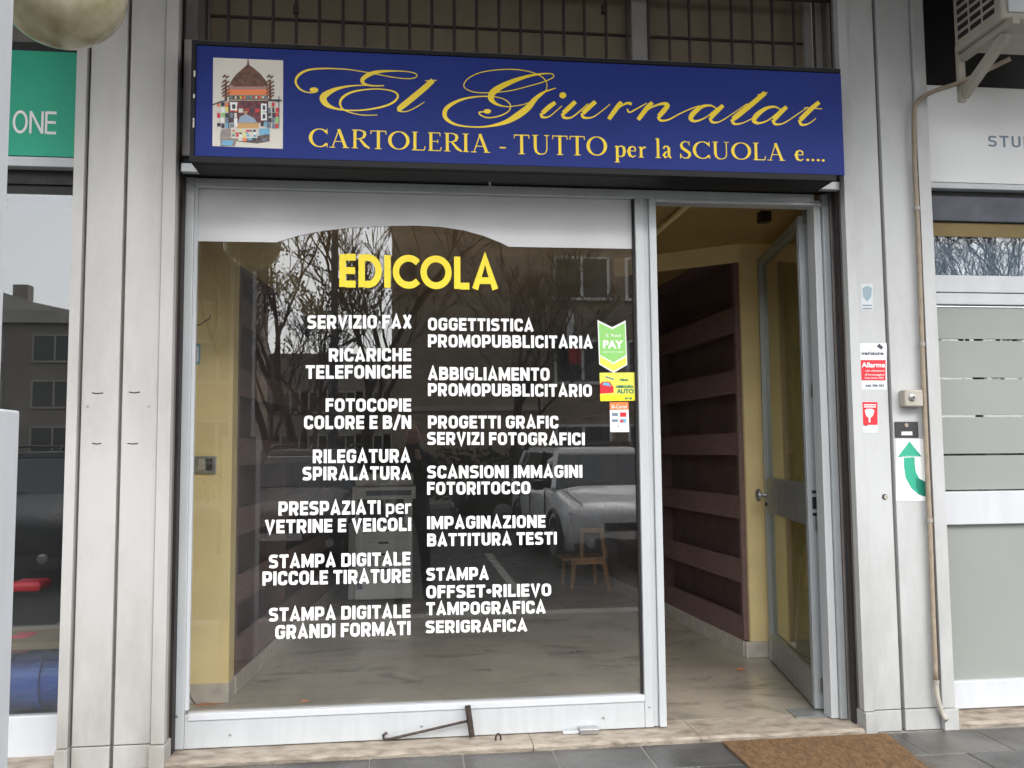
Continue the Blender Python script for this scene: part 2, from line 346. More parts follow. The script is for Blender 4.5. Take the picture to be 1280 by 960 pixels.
def din():
    a, e = T/2, 1-T/2
    G = {}
    def o(w): return ('c', fillet([(a, a), (w-a, a), (w-a, e), (a, e)], .24, True))
    def bar(x0, x1, y): return ('o', [(x0, y), (x1, y)])
    st = ('o', [(a, 0), (a, 1)])
    G['O'] = (.70, [o(.70)]); G['D'] = (.70, [st, ('o', fillet([(T, a), (.70-a, a), (.70-a, e), (T, e)], .24))])
    G['I'] = (T, [st]); G['L'] = (.56, [st, bar(T, .56, a)])
    G['E'] = (.58, [st, bar(T, .58, a), bar(T, .54, .5), bar(T, .58, e)])
    G['F'] = (.57, [st, bar(T, .53, .5), bar(T, .57, e)])
    G['T'] = (.64, [('o', [(.32, 0), (.32, 1-T)]), bar(0, .64, e)])
    G['H'] = (.69, [st, ('o', [(.69-a, 0), (.69-a, 1)]), bar(T, .69-T, .5)])
    G['N'] = (.71, [('o', [(a*.95, 0), (a*.95, 1)]), ('o', [(.71-a, 0), (.71-a, 1)]), ('o', [(.12, .95), (.59, .05)])])
    G['M'] = (.86, [('o', [(a*.95, 0), (a*.95, 1)]), ('o', [(.86-a, 0), (.86-a, 1)]), ('o', [(.12, .93), (.43, .22), (.74, .93)])])
    G['P'] = (.67, [st, ('o', fillet([(T, .36+.02), (.67-a, .38), (.67-a, e), (T, e)], .2))])
    G['R'] = (.69, [st, ('o', fillet([(T, .42), (.67-a, .42), (.67-a, e), (T, e)], .2)), ('o', [(.36, .40), (.58, 0)])])
    G['B'] = (.69, [st, ('o', fillet([(T, a), (.69-a, a), (.69-a, .52), (T, .52)], .19)), ('o', fillet([(T, .54), (.66-a, .54), (.66-a, e), (T, e)], .19))])
    G['C'] = (.66, [('o', fillet([(.66-a, .34), (.66-a, a), (a, a), (a, e), (.66-a, e), (.66-a, .66)], .24))])
    G['G'] = (.69, [('o', fillet([(.69-a, .70), (.69-a, e), (a, e), (a, a), (.69-a, a), (.69-a, .55)], .24)), bar(.38, .69, .47)])
    G['S'] = (.66, [('o', fillet([(.05, .17), (.16, a), (.66-a, a), (.66-a, .49), (a, .53), (a, e), (.5, e), (.60, .83)], .2))])
    G['U'] = (.69, [('o', fillet([(a, 1), (a, a), (.69-a, a), (.69-a, 1)], .24))])
    G['V'] = (.70, [('o', [(.10, 1), (.35, .06), (.60, 1)])])
    G['A'] = (.74, [('o', [(.10, 0), (.37, .95), (.64, 0)]), bar(.2, .54, .25)])
    G['Z'] = (.62, [bar(.02, .60, e), bar(0, .62, a), ('o', [(.50, .86), (.12, .14)])])
    G['X'] = (.70, [('o', [(.12, 0), (.58, 1)]), ('o', [(.58, 0), (.12, 1)])])
    G['/'] = (.50, [('o', [(.06, -.08), (.44, 1.05)])])
    G['•'] = (.34, [('c', [(.17+.07*math.cos(q*math.pi/4), .47+.07*math.sin(q*math.pi/4)) for q in range(8)])])
    h = .74
    b, q = .085, .17
    G['p'] = (.62, [('o', [(b, -.22), (b, h)], q), ('o', fillet([(q, b), (.62-b, b), (.62-b, h-b), (q, h-b)], .2), q)])
    G['e'] = (.62, [('o', fillet([(.58, b), (b, b), (b, h-b), (.62-b, h-b), (.62-b, .38)], .2), q), ('o', [(q, .38), (.62-q, .38)], .12)])
    G['r'] = (.44, [('o', [(b, 0), (b, h)], q), ('o', [(q, h-.12), (.3, h-b), (.44, h-b)], q)])
    G['K'] = (.68, [st, ('o', [(.2, .42), (.56, 1)]), ('o', [(.28, .56), (.58, 0)])])
    return G
DIN = din()
def text_width(s, G, gap, space): return sum((space if c == ' ' else G[c][0]+gap) for c in s)-gap
def put_text(name, s, G, fn, mt, parent, gap=.10, space=.30, w=T, label=None, sy=1.0):
    """fn(u,v,k): u,v in 0..1 (v cap heights) -> world point"""
    mb = MB(); W = text_width(s, G, gap, space); x = 0; k = 0
    for c in s:
        if c == ' ': x += space; continue
        gw, strokes = G[c]
        for st in strokes:
            kind, pts = st[0], st[1]; ww = st[2] if len(st) > 2 else w
            P = [((x+p[0]), p[1])+tuple(p[2:]) for p in pts]
            rb(mb, P, ww, lambda q, kk: fn(q[0]/W, q[1], kk), (k % 5)*.00022, closed=(kind == 'c')); k += 1
        x += gw+gap
    return mb.build(name, mt, parent, label=label)
def line_fn(xl, xr, zb, h, y, slope=0):
    return lambda u, v, k: (xl+(xr-xl)*u, y-k, zb+v*h+slope*u)
# sub-pixel safe builtin-font text for tiny print
def small_text(name, s, x, z, y, h, mt, parent, width=None, off=0.0):
    cu = bpy.data.curves.new(name, 'FONT'); cu.body = s; cu.size = h/.72; cu.offset = off
    o = bpy.data.objects.new('tmp_text', cu); C.objects.link(o)
    dg = bpy.context.evaluated_depsgraph_get(); me = bpy.data.meshes.new_from_object(o.evaluated_get(dg))
    C.objects.unlink(o); bpy.data.objects.remove(o)
    vs = [v.co.copy() for v in me.vertices]; fs = [tuple(p.vertices) for p in me.polygons]; bpy.data.meshes.remove(me)
    if not vs: return None
    x0 = min(v.x for v in vs); x1 = max(v.x for v in vs); s_ = width/(x1-x0) if width else 1
    return MB().add([(x+(v.x-x0)*s_, y, z+v.y) for v in vs], fs).build(name, mt, parent)

# ================================================================== SETTING
FZ, PZ, RZ = .10, .075, -.06
pave = box('pavement', M['joint'], None, -14, 14, -3.05, -.0, RZ-.2, PZ-.0035, kind='structure')
def slab_mesh(name, sx, sy, sz, mt, bev=.004):
    mb = MB(); b = bev
    mb.box(-sx/2, sx/2, -sy/2, sy/2, 0, sz-b)
    mb.add([(-sx/2, -sy/2, sz-b), (sx/2, -sy/2, sz-b), (sx/2, sy/2, sz-b), (-sx/2, sy/2, sz-b), (-sx/2+b, -sy/2+b, sz), (sx/2-b, -sy/2+b, sz), (sx/2-b, sy/2-b, sz), (-sx/2+b, sy/2-b, sz)],
           [(4, 5, 6, 7), (0, 1, 5, 4), (1, 2, 6, 5), (2, 3, 7, 6), (3, 0, 4, 7)])
    me = bpy.data.meshes.new(name); me.from_pydata(mb.v, [], mb.f); me.materials.append(mt); me.update(); return me
sm = [slab_mesh('paving_slab', .40, .296, .02, M['slate']), slab_mesh('paving_slab_b', .40, .296, .02, M['slate2'])]
for r in range(9):
    for c in range(-9, 13):
        x = c*.404+(.17 if r % 2 else 0)+.04; y = -.19-.15-r*.30
        if y < -3: continue
        o = piece(sm[random.random() < .3], 'paving_slab', pave, (x, y, PZ-.02+random.uniform(-.0015, .0015)))
        o.rotation_euler = (random.uniform(-.003, .003), random.uniform(-.003, .003), random.uniform(-.004, .004))
kerb = box('kerb', M['kerb'], None, -14, 14, -3.28, -3.05, RZ-.2, PZ-.03, kind='structure')
km = slab_mesh('kerb_stone', .97, .22, .03, M['kerb'], .008)
for c in range(-5, 7): piece(km, 'kerb_stone', kerb, (c*.98+.2, -3.165, PZ-.03))
road = MB().poly([(-200, -200, RZ), (200, -200, RZ), (200, -3.28, RZ), (-200, -3.28, RZ)]).build('road', M['asphalt'], kind='structure')
ground = MB().poly([(-200, -3.2, RZ-.1), (200, -3.2, RZ-.1), (200, 200, RZ-.1), (-200, 200, RZ-.1)]).build('ground', M['asphalt'], kind='structure')
# parking bay lines
for i, x in enumerate([-5.65, -3.0, 1.15, 3.75, 6.4]):
    box('parking_line', M['kerb'], road, x-.05, x+.05, -8.6, -4.0, RZ+.002, RZ+.006)

# interior floor of veined marble
IX0, IX1 = -1.25, 2.42
floor = box('shop_floor', M['marble'], None, -1.6, 3.4, .03, 9, -.1, FZ-.012, kind='structure')
mm = slab_mesh('marble_tile', .7997, .3997, .02, M['marble'], .0002)
for r in range(18):
    for c in range(-2, 4):
        piece(mm, 'marble_tile', floor, (c*.80+(.4 if r % 2 else 0)+.1, .065+.2+r*.40, FZ-.02))
# arcade ceiling above the walkway, out of frame but it shades the shopfront
soffit = box('arcade_ceiling', M['lintel'], None, -12, 12, -2.15, -.25, 4.05, 4.3, kind='structure')
upper = box('facade_above', M['lintel'], None, -12, 12, -.25, .2, 3.98, 14, kind='structure')

# interior shell
yd = 1.27
ZC = Z(955, 306, yd)           # ceiling height read where it meets the yellow pier
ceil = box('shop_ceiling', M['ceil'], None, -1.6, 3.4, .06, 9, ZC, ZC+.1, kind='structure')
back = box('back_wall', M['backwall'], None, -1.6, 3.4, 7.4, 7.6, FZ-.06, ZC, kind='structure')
lw = box('left_wall', M['ywall'], None, -1.32, -1.25, .06, 7.4, FZ-.06, ZC, kind='structure')
rw = box('right_wall', M['ywall'], None, 2.60, 2.68, .06, 7.4, FZ-.06, ZC, kind='structure')

# ================================================================== COLUMNS
YS, YP = -.180, -.165     # strip front and panel front
def column(xs, label, ms, ztop=3.98):
    s0, s1, p0, p1, g0, g1, q1, e1 = xs  # strip0, panel0, gap, panel1, strip1 ends
    t = thing('clad_column', ((s0+e1)/2, -.1, PZ), label, 'column')
    zb = PZ+.10
    for (a, b) in ((s0, s1), (q1, e1)):
        box('edge_strip', ms, t, a, b, YS, -.135, zb, ztop, .002)
        box('strip_foot', ms, t, a-.002, b+.006, YS-.016, -.03, PZ, zb-.003, .002)
    for (a, b) in ((p0, p1), (g1, q1-.004)):
        box('cladding_panel', ms, t, a, b, YP, -.132, zb, ztop, .003)
        box('plinth_panel', ms, t, a, b-.001, YP-.002, -.03, PZ, zb-.004, .002)
    box('joint_backing', M['reveal'], t, s0+.004, e1-.004, YP+.025, .03, PZ, ztop)
    return t
def XS(l, py, y): return [X(p, py, y) for p in l]
lc = XS([84, 97.5, 101, 147.5, 152, 198, 200, 214.5], 470, YS)
lcol = column([lc[0], lc[1], lc[2], lc[3], lc[4], lc[4], lc[5], lc[7]], 'cream white metal clad column left of the shop window', M['clad'])
rc = XS([1065.5, 1078, 1080, 1112.5, 1117, 1117, 1161, 1176.5], 500, YS)
rcol = column([rc[0], rc[1], rc[1]+.0006, rc[3], rc[4], rc[4], rc[6], rc[7]], 'white metal clad column right of the door with stickers', M['clad_cool'])
LE, RE = lc[7], rc[0]
for (px, py, w_) in ((122, 491, 14), (168, 490, 14), (121, 554, 11), (166, 554, 13)):
    MB().tube([onY(px-w_/2, py, YP-.001), onY(px, py+1, YP-.001), onY(px+w_/2, py, YP-.001)], .0022, 5).build('scratch_mark', M['rust'], lcol)
for (px, py) in ((109, 508), (186, 508), (199, 613)):
    MB().lathe(onY(px, py, YP-.002), [(.006, -.001), (.006, .001)], 'y', 10).build('filled_hole', M['alu_dull'], lcol)
MB().lathe(onY(1106, 621, YP-.001), [(.014, -.002), (.014, .0), (.010, .001)], 'y', 14).build('cable_hole', M['black'], rcol)
MB().lathe(onY(1107.5, 621, YP-.003), [(.011, -.001), (.011, .0005)], 'y', 14).build('hole_rim', M['plastic'], rcol)

# ================================================================== SHOPFRONT
xf0, xf1 = X(222, 600, 0)+.004, X(1037, 560, 0)+.0
zf0 = FZ+.003; ZT = Z(250, 223.5, 0)-.003
sf = thing('shopfront', ((xf0+xf1)/2, 0, FZ), 'aluminium shopfront with large lettered window and open glass door', 'shopfront')
gx0, gx1 = X(241, 500, 0)-.004, X(797.5, 560, 0)
gz0, gz1 = Z(520, 880, 0), Z(520, 243, 0)
YF0, YF1 = -.035, .045
mL0, mL1 = gx1, X(823.5, 560, 0)
dx0, dx1 = mL1, X(1010+6, 300, 0)
box('left_stile', M['alu'], sf, xf0, gx0, YF0, YF1, zf0, ZT, .003)
box('glazing_bead', M['white'], sf, gx0, gx0+.016, YF0+.012, -.002, gz0+.02, gz1, .002)
box('top_rail', M['alu'], sf, gx0+.001, dx1, YF0+.003, YF1-.003, gz1, ZT-.002, .003)
box('bottom_rail', M['alu'], sf, gx0+.001, gx1-.001, YF0+.002, YF1-.002, zf0, gz0, .003)
box('bottom_bead', M['white'], sf, gx0+.016, gx1-.001, YF0-.004, -.004, gz0-.022, gz0+.006, .002)
mw = (mL1-mL0)
box('mullion', M['alu'], sf, mL0, mL0+mw*.40, YF0, YF1, zf0, gz1-.001, .003)
box('mullion', M['alu'], sf, mL0+mw*.42, mL0+mw*.66, YF0+.012, YF1, zf0, gz1-.001, .003)
box('mullion', M['alu'], sf, mL0+mw*.67, mL1, YF0-.004, YF1, zf0, gz1-.001, .003)
dz1 = Z(900, 257, 0)
box('door_head', M['alu'], sf, mL1+.001, dx1+.05, YF0-.004, YF1-.006, dz1, gz1-.001, .003)
# right jamb in three steps
j = [X(p, 560, 0) for p in (1024, 1033, 1043, 1053)]
jz0 = FZ+.003
box('door_jamb', M['alu'], sf, j[0], j[1], -.030, .05, jz0, dz1+.03, .003)
box('door_jamb', M['alu_edge'], sf, j[1]+.001, j[2]-.006, -.048, .05, jz0, dz1+.06, .004)
box('door_jamb', M['alu_dull'], sf, j[2]-.005, j[3]-.012, -.038, .05, jz0, dz1+.075, .004)
pane = box('window_pane', M['glass'], sf, gx0+.002, gx1-.002, -.003, .003, gz0-.006, gz1+.004)
box('pane_gasket', M['black'], sf, gx1-.012, gx1-.001, -.016, -.004, gz0, gz1-.001)
# pelmet film with arched cut-out on the glass
zp = lambda px, py: Z(px, py, .008)
arch = [(345, 303), (375, 294), (405, 288.5), (440, 284.5), (480, 282.5), (520, 282), (550, 283.5), (580, 288), (605, 295), (625, 303), (636, 308.5)]
pts = [onY(px, py, -.004) for px, py in arch]
bl = onY(246, 301.5, -.004); br = onY(789, 311, -.004)
base = [Vector((gx0+.003, .008, bl.z))]+pts+[Vector((gx1-.004, .008, br.z))]
zt = gz1-.002
mb = MB()
for i in range(len(base)-1):
    a, b = base[i], base[i+1]
    mb.hexa([(a.x, -.0048, a.z), (b.x, -.0048, b.z), (b.x, -.0034, b.z), (a.x, -.0034, a.z), (a.x, -.0048, zt), (b.x, -.0048, zt), (b.x, -.0034, zt), (a.x, -.0034, zt)])
mb.build('arched_pelmet', M['film'], sf)

for (x_, z_) in [(gx0-.03, gz0+.0), (gx0-.03, gz1+.02), (mL0+mw*.2, gz0-.05), (mL0+mw*.2, gz1-.02), (gx0+.2, gz0-.09), ((gx0+gx1)/2, gz0-.09), (gx1-.2, gz0-.09)]:
    MB().lathe((x_, YF0-.0, z_), [(.006, .001), (.006, -.0015), (.003, -.0025)], 'y', 10).build('frame_screw', M['steel'], sf)
# ---- lettering on the window
YL = -.0045
def wline(s, xl, xr, base_l, base_r, top_l, G=DIN, mt=None, **k):
    A = onY(xl, base_l, YL); B = onY(xr, base_r, YL); H = onY(xl, top_l, YL).z-A.z
    put_text('lettering', s, G, lambda u, v, kk: (A.x+(B.x-A.x)*u, YL-kk, A.z+(B.z-A.z)*u+v*H), mt or M['vinyl'], pane, label='window lettering '+s, **k)
LINES = [('SERVIZIO FAX', 384, 515, 411, 410.5, 394),
 ('RICARICHE', 411, 514, 452, 451.5, 435.5), ('TELEFONICHE', 382, 514, 473.5, 473, 456.5),
 ('FOTOCOPIE', 407, 514, 514.5, 514.5, 498), ('COLORE E B/N', 380, 514, 536.5, 536, 519.5),
 ('RILEGATURA', 391, 513, 579, 578, 562), ('SPIRALATURA', 378, 514, 600.5, 599.5, 583.5),
 ('PRESPAZIATI per', 348, 514, 644.5, 642, 627), ('VETRINE E VEICOLI', 331, 514, 667, 663.5, 650),
 ('STAMPA DIGITALE', 336, 513, 710.5, 706.5, 693.5), ('PICCOLE TIRATURE', 328, 513, 732, 728, 714.5),
 ('STAMPA DIGITALE', 336, 513, 777, 772, 760), ('GRANDI FORMATI', 344, 513, 799, 793.5, 781.5),
 ('OGGETTISTICA', 535, 667, 413, 414.5, 397), ('PROMOPUBBLICITARIA', 535, 741, 434, 435.5, 418),
 ('ABBIGLIAMENTO', 535, 687, 475, 476, 458.5), ('PROMOPUBBLICITARIO', 535, 740, 495, 496, 479),
 ('PROGETTI GRAFIC', 535, 698, 535.5, 535.5, 519.5), ('SERVIZI FOTOGRAFICI', 534, 731, 556, 556.5, 540),
 ('SCANSIONI IMMAGINI', 534, 728, 598, 597, 582), ('FOTORITOCCO', 534, 663, 618.5, 617.5, 602.5),
 ('IMPAGINAZIONE', 534, 682, 661.5, 659.5, 645.5), ('BATTITURA TESTI', 534, 696, 683, 680.5, 667),
 ('STAMPA', 533, 611, 726, 724.5, 710), ('OFFSET•RILIEVO', 533, 689, 748, 745, 732),
 ('TAMPOGRAFICA', 533, 682, 769, 766.5, 753), ('SERIGRAFICA', 532, 659, 791.5, 789, 776)]
for s, xl, xr, bl_, br_, tp in LINES:
    if s in ('PRESPAZIATI per',): wline(s, xl, xr, bl_, br_, tp)
    else: wline(s, xl, xr, bl_, br_, tp)
# EDICOLA: geometric sans with round O and C
a_ = .095
def circ(cx, cy, r, a0, a1, n=28, rx=None): return [(cx+(rx or r)*math.cos(R(a0+(a1-a0)*i/n)), cy+r*math.sin(R(a0+(a1-a0)*i/n))) for i in range(n+1)]
FUT = {'E': (.52, [('o', [(a_, 0), (a_, 1)]), ('o', [(.19, .09), (.52, .09)]), ('o', [(.19, .5), (.50, .5)]), ('o', [(.19, .91), (.52, .91)])]),
 'D': (.74, [('o', [(a_, 0), (a_, 1)]), ('o', [(.19, .91), (.28, .91)]+circ(.30, .5, .41, 85, -85, rx=.345)+[(.28, .09), (.19, .09)])]),
 'I': (.19, [('o', [(a_, 0), (a_, 1)])]), 'L': (.50, [('o', [(a_, 0), (a_, 1)]), ('o', [(.19, .09), (.5, .09)])]),
 'C': (.80, [('o', circ(.50, .5, .415, 42, 318))]), 'O': (1.02, [('c', circ(.51, .5, .415, 0, 348, 29))]),
 'A': (.86, [('o', [(.09, 0), (.43, .97), (.77, 0)]), ('o', [(.24, .27), (.62, .27)])])}
wline('EDICOLA', 424.5, 622.5, 358.5, 362, 317.5, G=FUT, mt=M['yellow2'], gap=.10, w=.21)

# ---- stickers on the window
def sticker_poly(name, pxs, y, mt, parent, k=0):
    return MB().prism([onY(px, py, y-k) for px, py in pxs], (0, .0006, 0)).build(name, mt, parent)
st = thing('payment_sticker', onY(766, 465, -.006), 'green and yellow arrow shaped PAY sticker on the glass', 'sticker')
sticker_poly('backing', [(747, 400), (765, 409), (782, 400.5), (784, 456), (767, 466), (749, 455.5)], -.0062, M['vinyl'], st)
sticker_poly('yellow_tip', [(750, 445), (767, 455), (783, 446), (783, 455), (767, 464), (750, 454.5)], -.0072, M['lemon'], st)
sticker_poly('green_field', [(748.5, 403), (765.5, 411.5), (781, 403.5), (782.5, 444), (767, 453), (750, 443.5)], -.0072, M['lime'], st)
q = onY(754, 435, -.0082); small_text('pay_word', 'PAY', q.x, q.z, -.0084, .038, M['vinyl'], st, width=X(779, 430, -.008)-q.x, off=.002)
q = onY(757, 421, -.0082); small_text('small_word', '€ Real', q.x, q.z, -.0084, .016, M['vinyl'], st, width=X(776, 430, -.008)-q.x)
q = onY(754, 440.5, -.0082); small_text('small_print', 'pagamenti digitali', q.x, q.z, -.0084, .007, M['vinyl'], st, width=X(779, 430, -.008)-q.x)
st = thing('car_service_sticker', onY(770, 502, -.006), 'square yellow sticker with red car below the payment sticker', 'sticker')
sticker_poly('backing', [(749.5, 466), (793.5, 465.5), (794.5, 501), (750.5, 501.5)], -.0062, M['lemon'], st)
sticker_poly('yellow_band', [(750, 494), (794, 493.5), (794, 500.5), (751, 501)], -.0072, mat('bright_yellow_print', (.9, .8, .02), .4), st)
sticker_poly('red_car', [(750, 480), (753, 477), (762, 477), (767, 484), (767, 491), (750, 492)], -.0074, M['red'], st)
sticker_poly('car_window', [(753, 481), (755, 478), (761, 478.5), (764, 483)], -.0084, M['skyblue'], st)
sticker_poly('stripe', [(757, 470), (768, 473.5), (767, 475), (757, 472)], -.0074, M['greyblue'], st)
for s, a, b, zz, h in (('BOLLO', 775, 785, 476, .012), ('ASSICURA', 769.5, 792, 484.5, .014), ('AUTO', 771, 792, 491.5, .026), ('12345', 781, 790, 499, .010)):
    q = onY(a, zz, -.0082); small_text('print', s, q.x, q.z, -.0084, h*.8, M['green_d'], st, width=X(b, zz, -.0082)-q.x, off=.001)
st = thing('card_sticker', onY(774, 540, -.006), 'narrow white sticker with orange header and card logos', 'sticker')
sticker_poly('backing', [(762, 503), (785.5, 502.5), (786.5, 540), (763, 540)], -.0062, M['vinyl'], st)
sticker_poly('orange_header', [(762, 503), (785.5, 502.5), (785.8, 512), (762.4, 512.5)], -.0072, M['orange'], st)
q = onY(764.5, 510.5, -.0082); small_text('header_word', 'Bi-Cartel', q.x, q.z, -.0084, .018, M['vinyl'], st, width=X(783.5, 510, -.0082)-q.x)
for (a, b, c, d, m_) in ((765, 516, 772.5, 520, 'greyblue'), (775, 515.5, 783, 521, 'red'), (765, 524, 772.5, 527.5, 'greyblue'), (775, 523.5, 783, 528.5, 'skyblue'), (775, 525, 779, 528, 'red')):
    sticker_poly('card_logo', [(a, b), (c, b), (c, d), (a, d)], -.0073 if (a, b) != (775, 525) else -.0078, M[m_], st)
q = onY(771, 535, -.0082); small_text('tiny_print', 'A', q.x, q.z, -.0084, .016, M['greyblue'], st)

# ---- open door leaf
hx = Vector((onZ(1027, 886, FZ).x+.0, .10, 0)); fx = Vector((onZ(972, 826, FZ).x, onZ(972, 826, FZ).y, 0))
dv = (fx-hx); DL = dv.length; dv.normalize(); dn = Vector((dv.y, -dv.x, 0))   # dn points to +x side
door = None
def dbox(name, m_, u0, u1, n0, n1, z0, z1, parent, bevel=.002):
    P_ = []
    for z in (z0, z1):
        for (u, n) in ((u0, n0), (u1, n0), (u1, n1), (u0, n1)):
            p = hx+dv*u+dn*n; P_.append((p.x, p.y, z))
    return MB().hexa(P_).build(name, m_, parent, bevel=bevel)
dzt = dz1-.012; dzb = FZ+.012; sw = .048
door = dbox('door', M['alu_edge'], 0, sw, 0, -.052, dzb, dzt, sf)
door['label'] = 'open glazed door leaf swung inwards'
dbox('edge_strip', M['alu_sat'], .012, sw-.004, -.053, -.056, dzb+.01, dzt-.01, door)
dbox('far_stile', M['alu_sat'], DL-.045, DL, 0, -.052, dzb, dzt, door)
dbox('top_rail', M['alu_sat'], sw, DL-.046, -.004, -.048, dzt-.05, dzt, door)
dbox('bottom_rail', M['alu_sat'], sw, DL-.046, -.004, -.048, dzb, dzb+.17, door)
pm = fx+Vector((0, 0, 0))
zm0, zm1 = Z(973, 640, 1.1), Z(973, 597, 1.1)
dbox('middle_rail', M['alu_sat'], sw, DL-.046, -.003, -.049, zm0, zm1, door)
dbox('upper_glass', M['glass_clear'], sw+.001, DL-.047, -.024, -.028, zm1+.001, dzt-.051, door, 0)
dbox('lower_glass', M['glass_clear'], sw+.001, DL-.047, -.024, -.028, dzb+.171, zm0-.001, door, 0)
kp = hx+dv*(DL-.07)+dn*(-.052)+Vector((0, 0, (zm0+zm1)/2))
kd = -dn
MB().tube([kp, kp+kd*.035], .012, 12).tube([kp+kd*.033, kp+kd*.04, kp+kd*.055, kp+kd*.062], [.022, .040, .040, .028], 16).build('door_knob', M['steel'], door, smooth=False)
MB().tube([kp+Vector((0, 0, -.055)), kp+kd*.008+Vector((0, 0, -.055))], .012, 10).build('keyhole', M['black'], door)
for pz in (486, 657):
    zz = Z(1018, pz, 0)
    p = hx+dv*.03+dn*(-.02)
    box('door_hinge', M['steel'], door, hx.x-.028, hx.x+.002, hx.y-.010, hx.y+.003, zz-.03, zz+.03, .002)
zz = Z(1020, 628, .05)
for h0, h1 in ((-.035, .025), (.045, .058), (-.07, -.055)):
    box('lock_plate', M['black'], door, hx.x-.030, hx.x-.012, hx.y-.006, hx.y+.006, zz+h0, zz+h1)
for pz in (268, 860):
    zz = Z(1015, pz, .05); box('pivot', M['steel'], door, hx.x-.03, hx.x+.0, hx.y-.010, hx.y+.004, zz-.035, zz+.035, .002)
# floor plate of the pivot
pl = [onZ(982, 887, FZ), onZ(1024, 885, FZ), onZ(1035, 897, FZ), onZ(996, 898, FZ)]
MB().prism([(p.x, p.y, FZ+.001) for p in pl], (0, 0, .004)).build('floor_pivot_plate', M['alu_sat'], sf)
# closer bracket under ceiling by door
q = onY(955, 264, .5); 
MB().box(q.x-.03, q.x+.03, .47, .53, ZC-.06, ZC-.001).build('closer_bracket', M['bar'], sf)
# reveal beside frames, shutter tracks, lintel
sh = thing('roller_shutter', ((xf0+xf1)/2, -.1, 2.7), 'raised metal roller shutter with dark side tracks above the shopfront', 'shutter')
box('side_track', M['rail'], sh, LE+.010, xf0-.001, -.09, -.012, PZ+.02, ZT+.06, .002)
box('side_track', M['rail'], sh, RE-.012, RE+.003, -.112, -.072, PZ+.02, ZT+.06, .002)
box('track_lip', M['reveal'], sh, RE-.012, RE+.003, -.054, -.0, PZ+.02, ZT+.06, .002)
zl0, zl1 = Z(620, 226.5, -.13), Z(620, 216, -.13)
box('bottom_bar', M['alu'], sh, LE+.012, RE-.004, -.145, -.11, zl0, zl1, .003)
box('shutter_slot', M['black'], sh, LE+.012, RE-.004, -.108, .0, ZT+.004, zl1+.04)
cb_ = onY(612, 232, -.14)
MB().tube([(cb_.x, -.147, zl1-.008), (cb_.x, -.155, zl0+.004), (cb_.x, -.147, zl0-.028)], .006, 8).build('pull_eye', M['steel'], sh)
box('housing', M['lintel'], sh, LE+.011, RE-.003, -.125, .04, zl1+.041, Z(600, 66, -.12)+.0, .003)

# ================================================================== MAIN SIGN
Y0 = -.31
sxl, sxr = X(238.5, 125, Y0), X(1053.5, 155, Y0)
szb, szt = Z(640, 207, Y0), Z(640, 74, Y0)
sign = thing('shop_sign', ((sxl+sxr)/2, -.2, szb), 'long blue box sign with yellow script lettering and kiosk picture', 'sign')
box('sign_box', M['signblack'], sign, sxl, sxr-.05, Y0+.012, -.128, szb-.030, szt+.025, .012)
blue = box('sign_face', M['blue'], sign, sxl+.020, sxr, Y0, Y0+.011, szb+.002, szt, .001)
box('lower_trim', M['signblack'], sign, sxl+.004, sxr-.045, Y0-.006, Y0+.0115, szb-.030, szb+.001, .003)
box('upper_trim', M['signblack'], sign, sxl+.004, sxr-.003, Y0-.006, Y0+.0115, szt+.001, szt+.022, .003)
box('left_trim', M['signblack'], sign, sxl, sxl+.0195, Y0-.007, Y0+.0115, szb-.029, szt+.021, .003)
for py in (92, 150, 155, 120):
    q = onY(237.5, py, Y0-.007); hh = random.uniform(.008, .02)
    box('paint_chip', M['cream'], sign, sxl+.012, sxl+.019, Y0-.0085, Y0-.0075, q.z-hh, q.z+hh)
YT = Y0-.0008
# kiosk picture: a flat printed drawing, coordinates traced as fractions of its white card
pic = sticker_poly('picture_card', [(266.5, 72), (354, 75.5), (353.5, 186), (265.5, 182.5)], YT, M['cream'], sign)
def pk(u, v, k): # u,v in crop px of the card (170..780, 80..862)
    return onY(240+u*140/960, 60+v*140/960, YT-k)
def ppoly(pts, m_, k): MB().poly([pk(u, v, k) for u, v in pts]).build('picture_patch', M[m_] if isinstance(m_, str) else m_, pic)
roofp = [(318, 320), (340, 275), (380, 225), (430, 180), (470, 145), (478, 95), (484, 95), (492, 145), (540, 180), (590, 225), (630, 275), (655, 320), (600, 332), (480, 338), (370, 332)]
ppoly(roofp, 'brown', .0012)
ppoly([(300, 355), (660, 355), (655, 402), (305, 402)], 'orange', .0012)
ppoly([(310, 330), (660, 330), (660, 352), (310, 352)], mat('dull_pink_print', (.42, .22, .18), .5), .0014)
ppoly([(320, 405), (650, 405), (655, 445), (315, 445)], mat('olive_print', (.24, .24, .12), .5, 0, .5, 90), .0012)
ppoly([(320, 450), (650, 450), (650, 640), (320, 640)], mat('dark_maroon_print', (.20, .05, .06), .5, 0, .6, 60), .0012)
ppoly([(385, 640), (575, 640), (570, 690), (385, 690)], mat('amber_print', (.62, .36, .14), .5), .0014)
ppoly([(330, 690), (560, 690), (560, 775), (340, 775)], 'cream', .0016)
ppoly([(385, 775), (665, 740), (665, 800), (560, 818), (390, 800)], mat('grey_brown_print', (.19, .14, .12), .5, 0, .5, 60), .0014)
ppoly([(240, 770), (390, 765), (370, 840), (245, 840)], mat('stone_print', (.30, .24, .20), .5), .0014)
ppoly([(262, 790), (360, 795), (340, 838), (250, 830)], 'skyblue', .0022)
ppoly([(575, 690), (665, 690), (665, 740), (575, 745)], 'skyblue', .0022)
ppoly([(250, 700), (330, 690), (330, 760), (240, 765)], mat('taupe_print', (.30, .24, .24), .5), .0018)
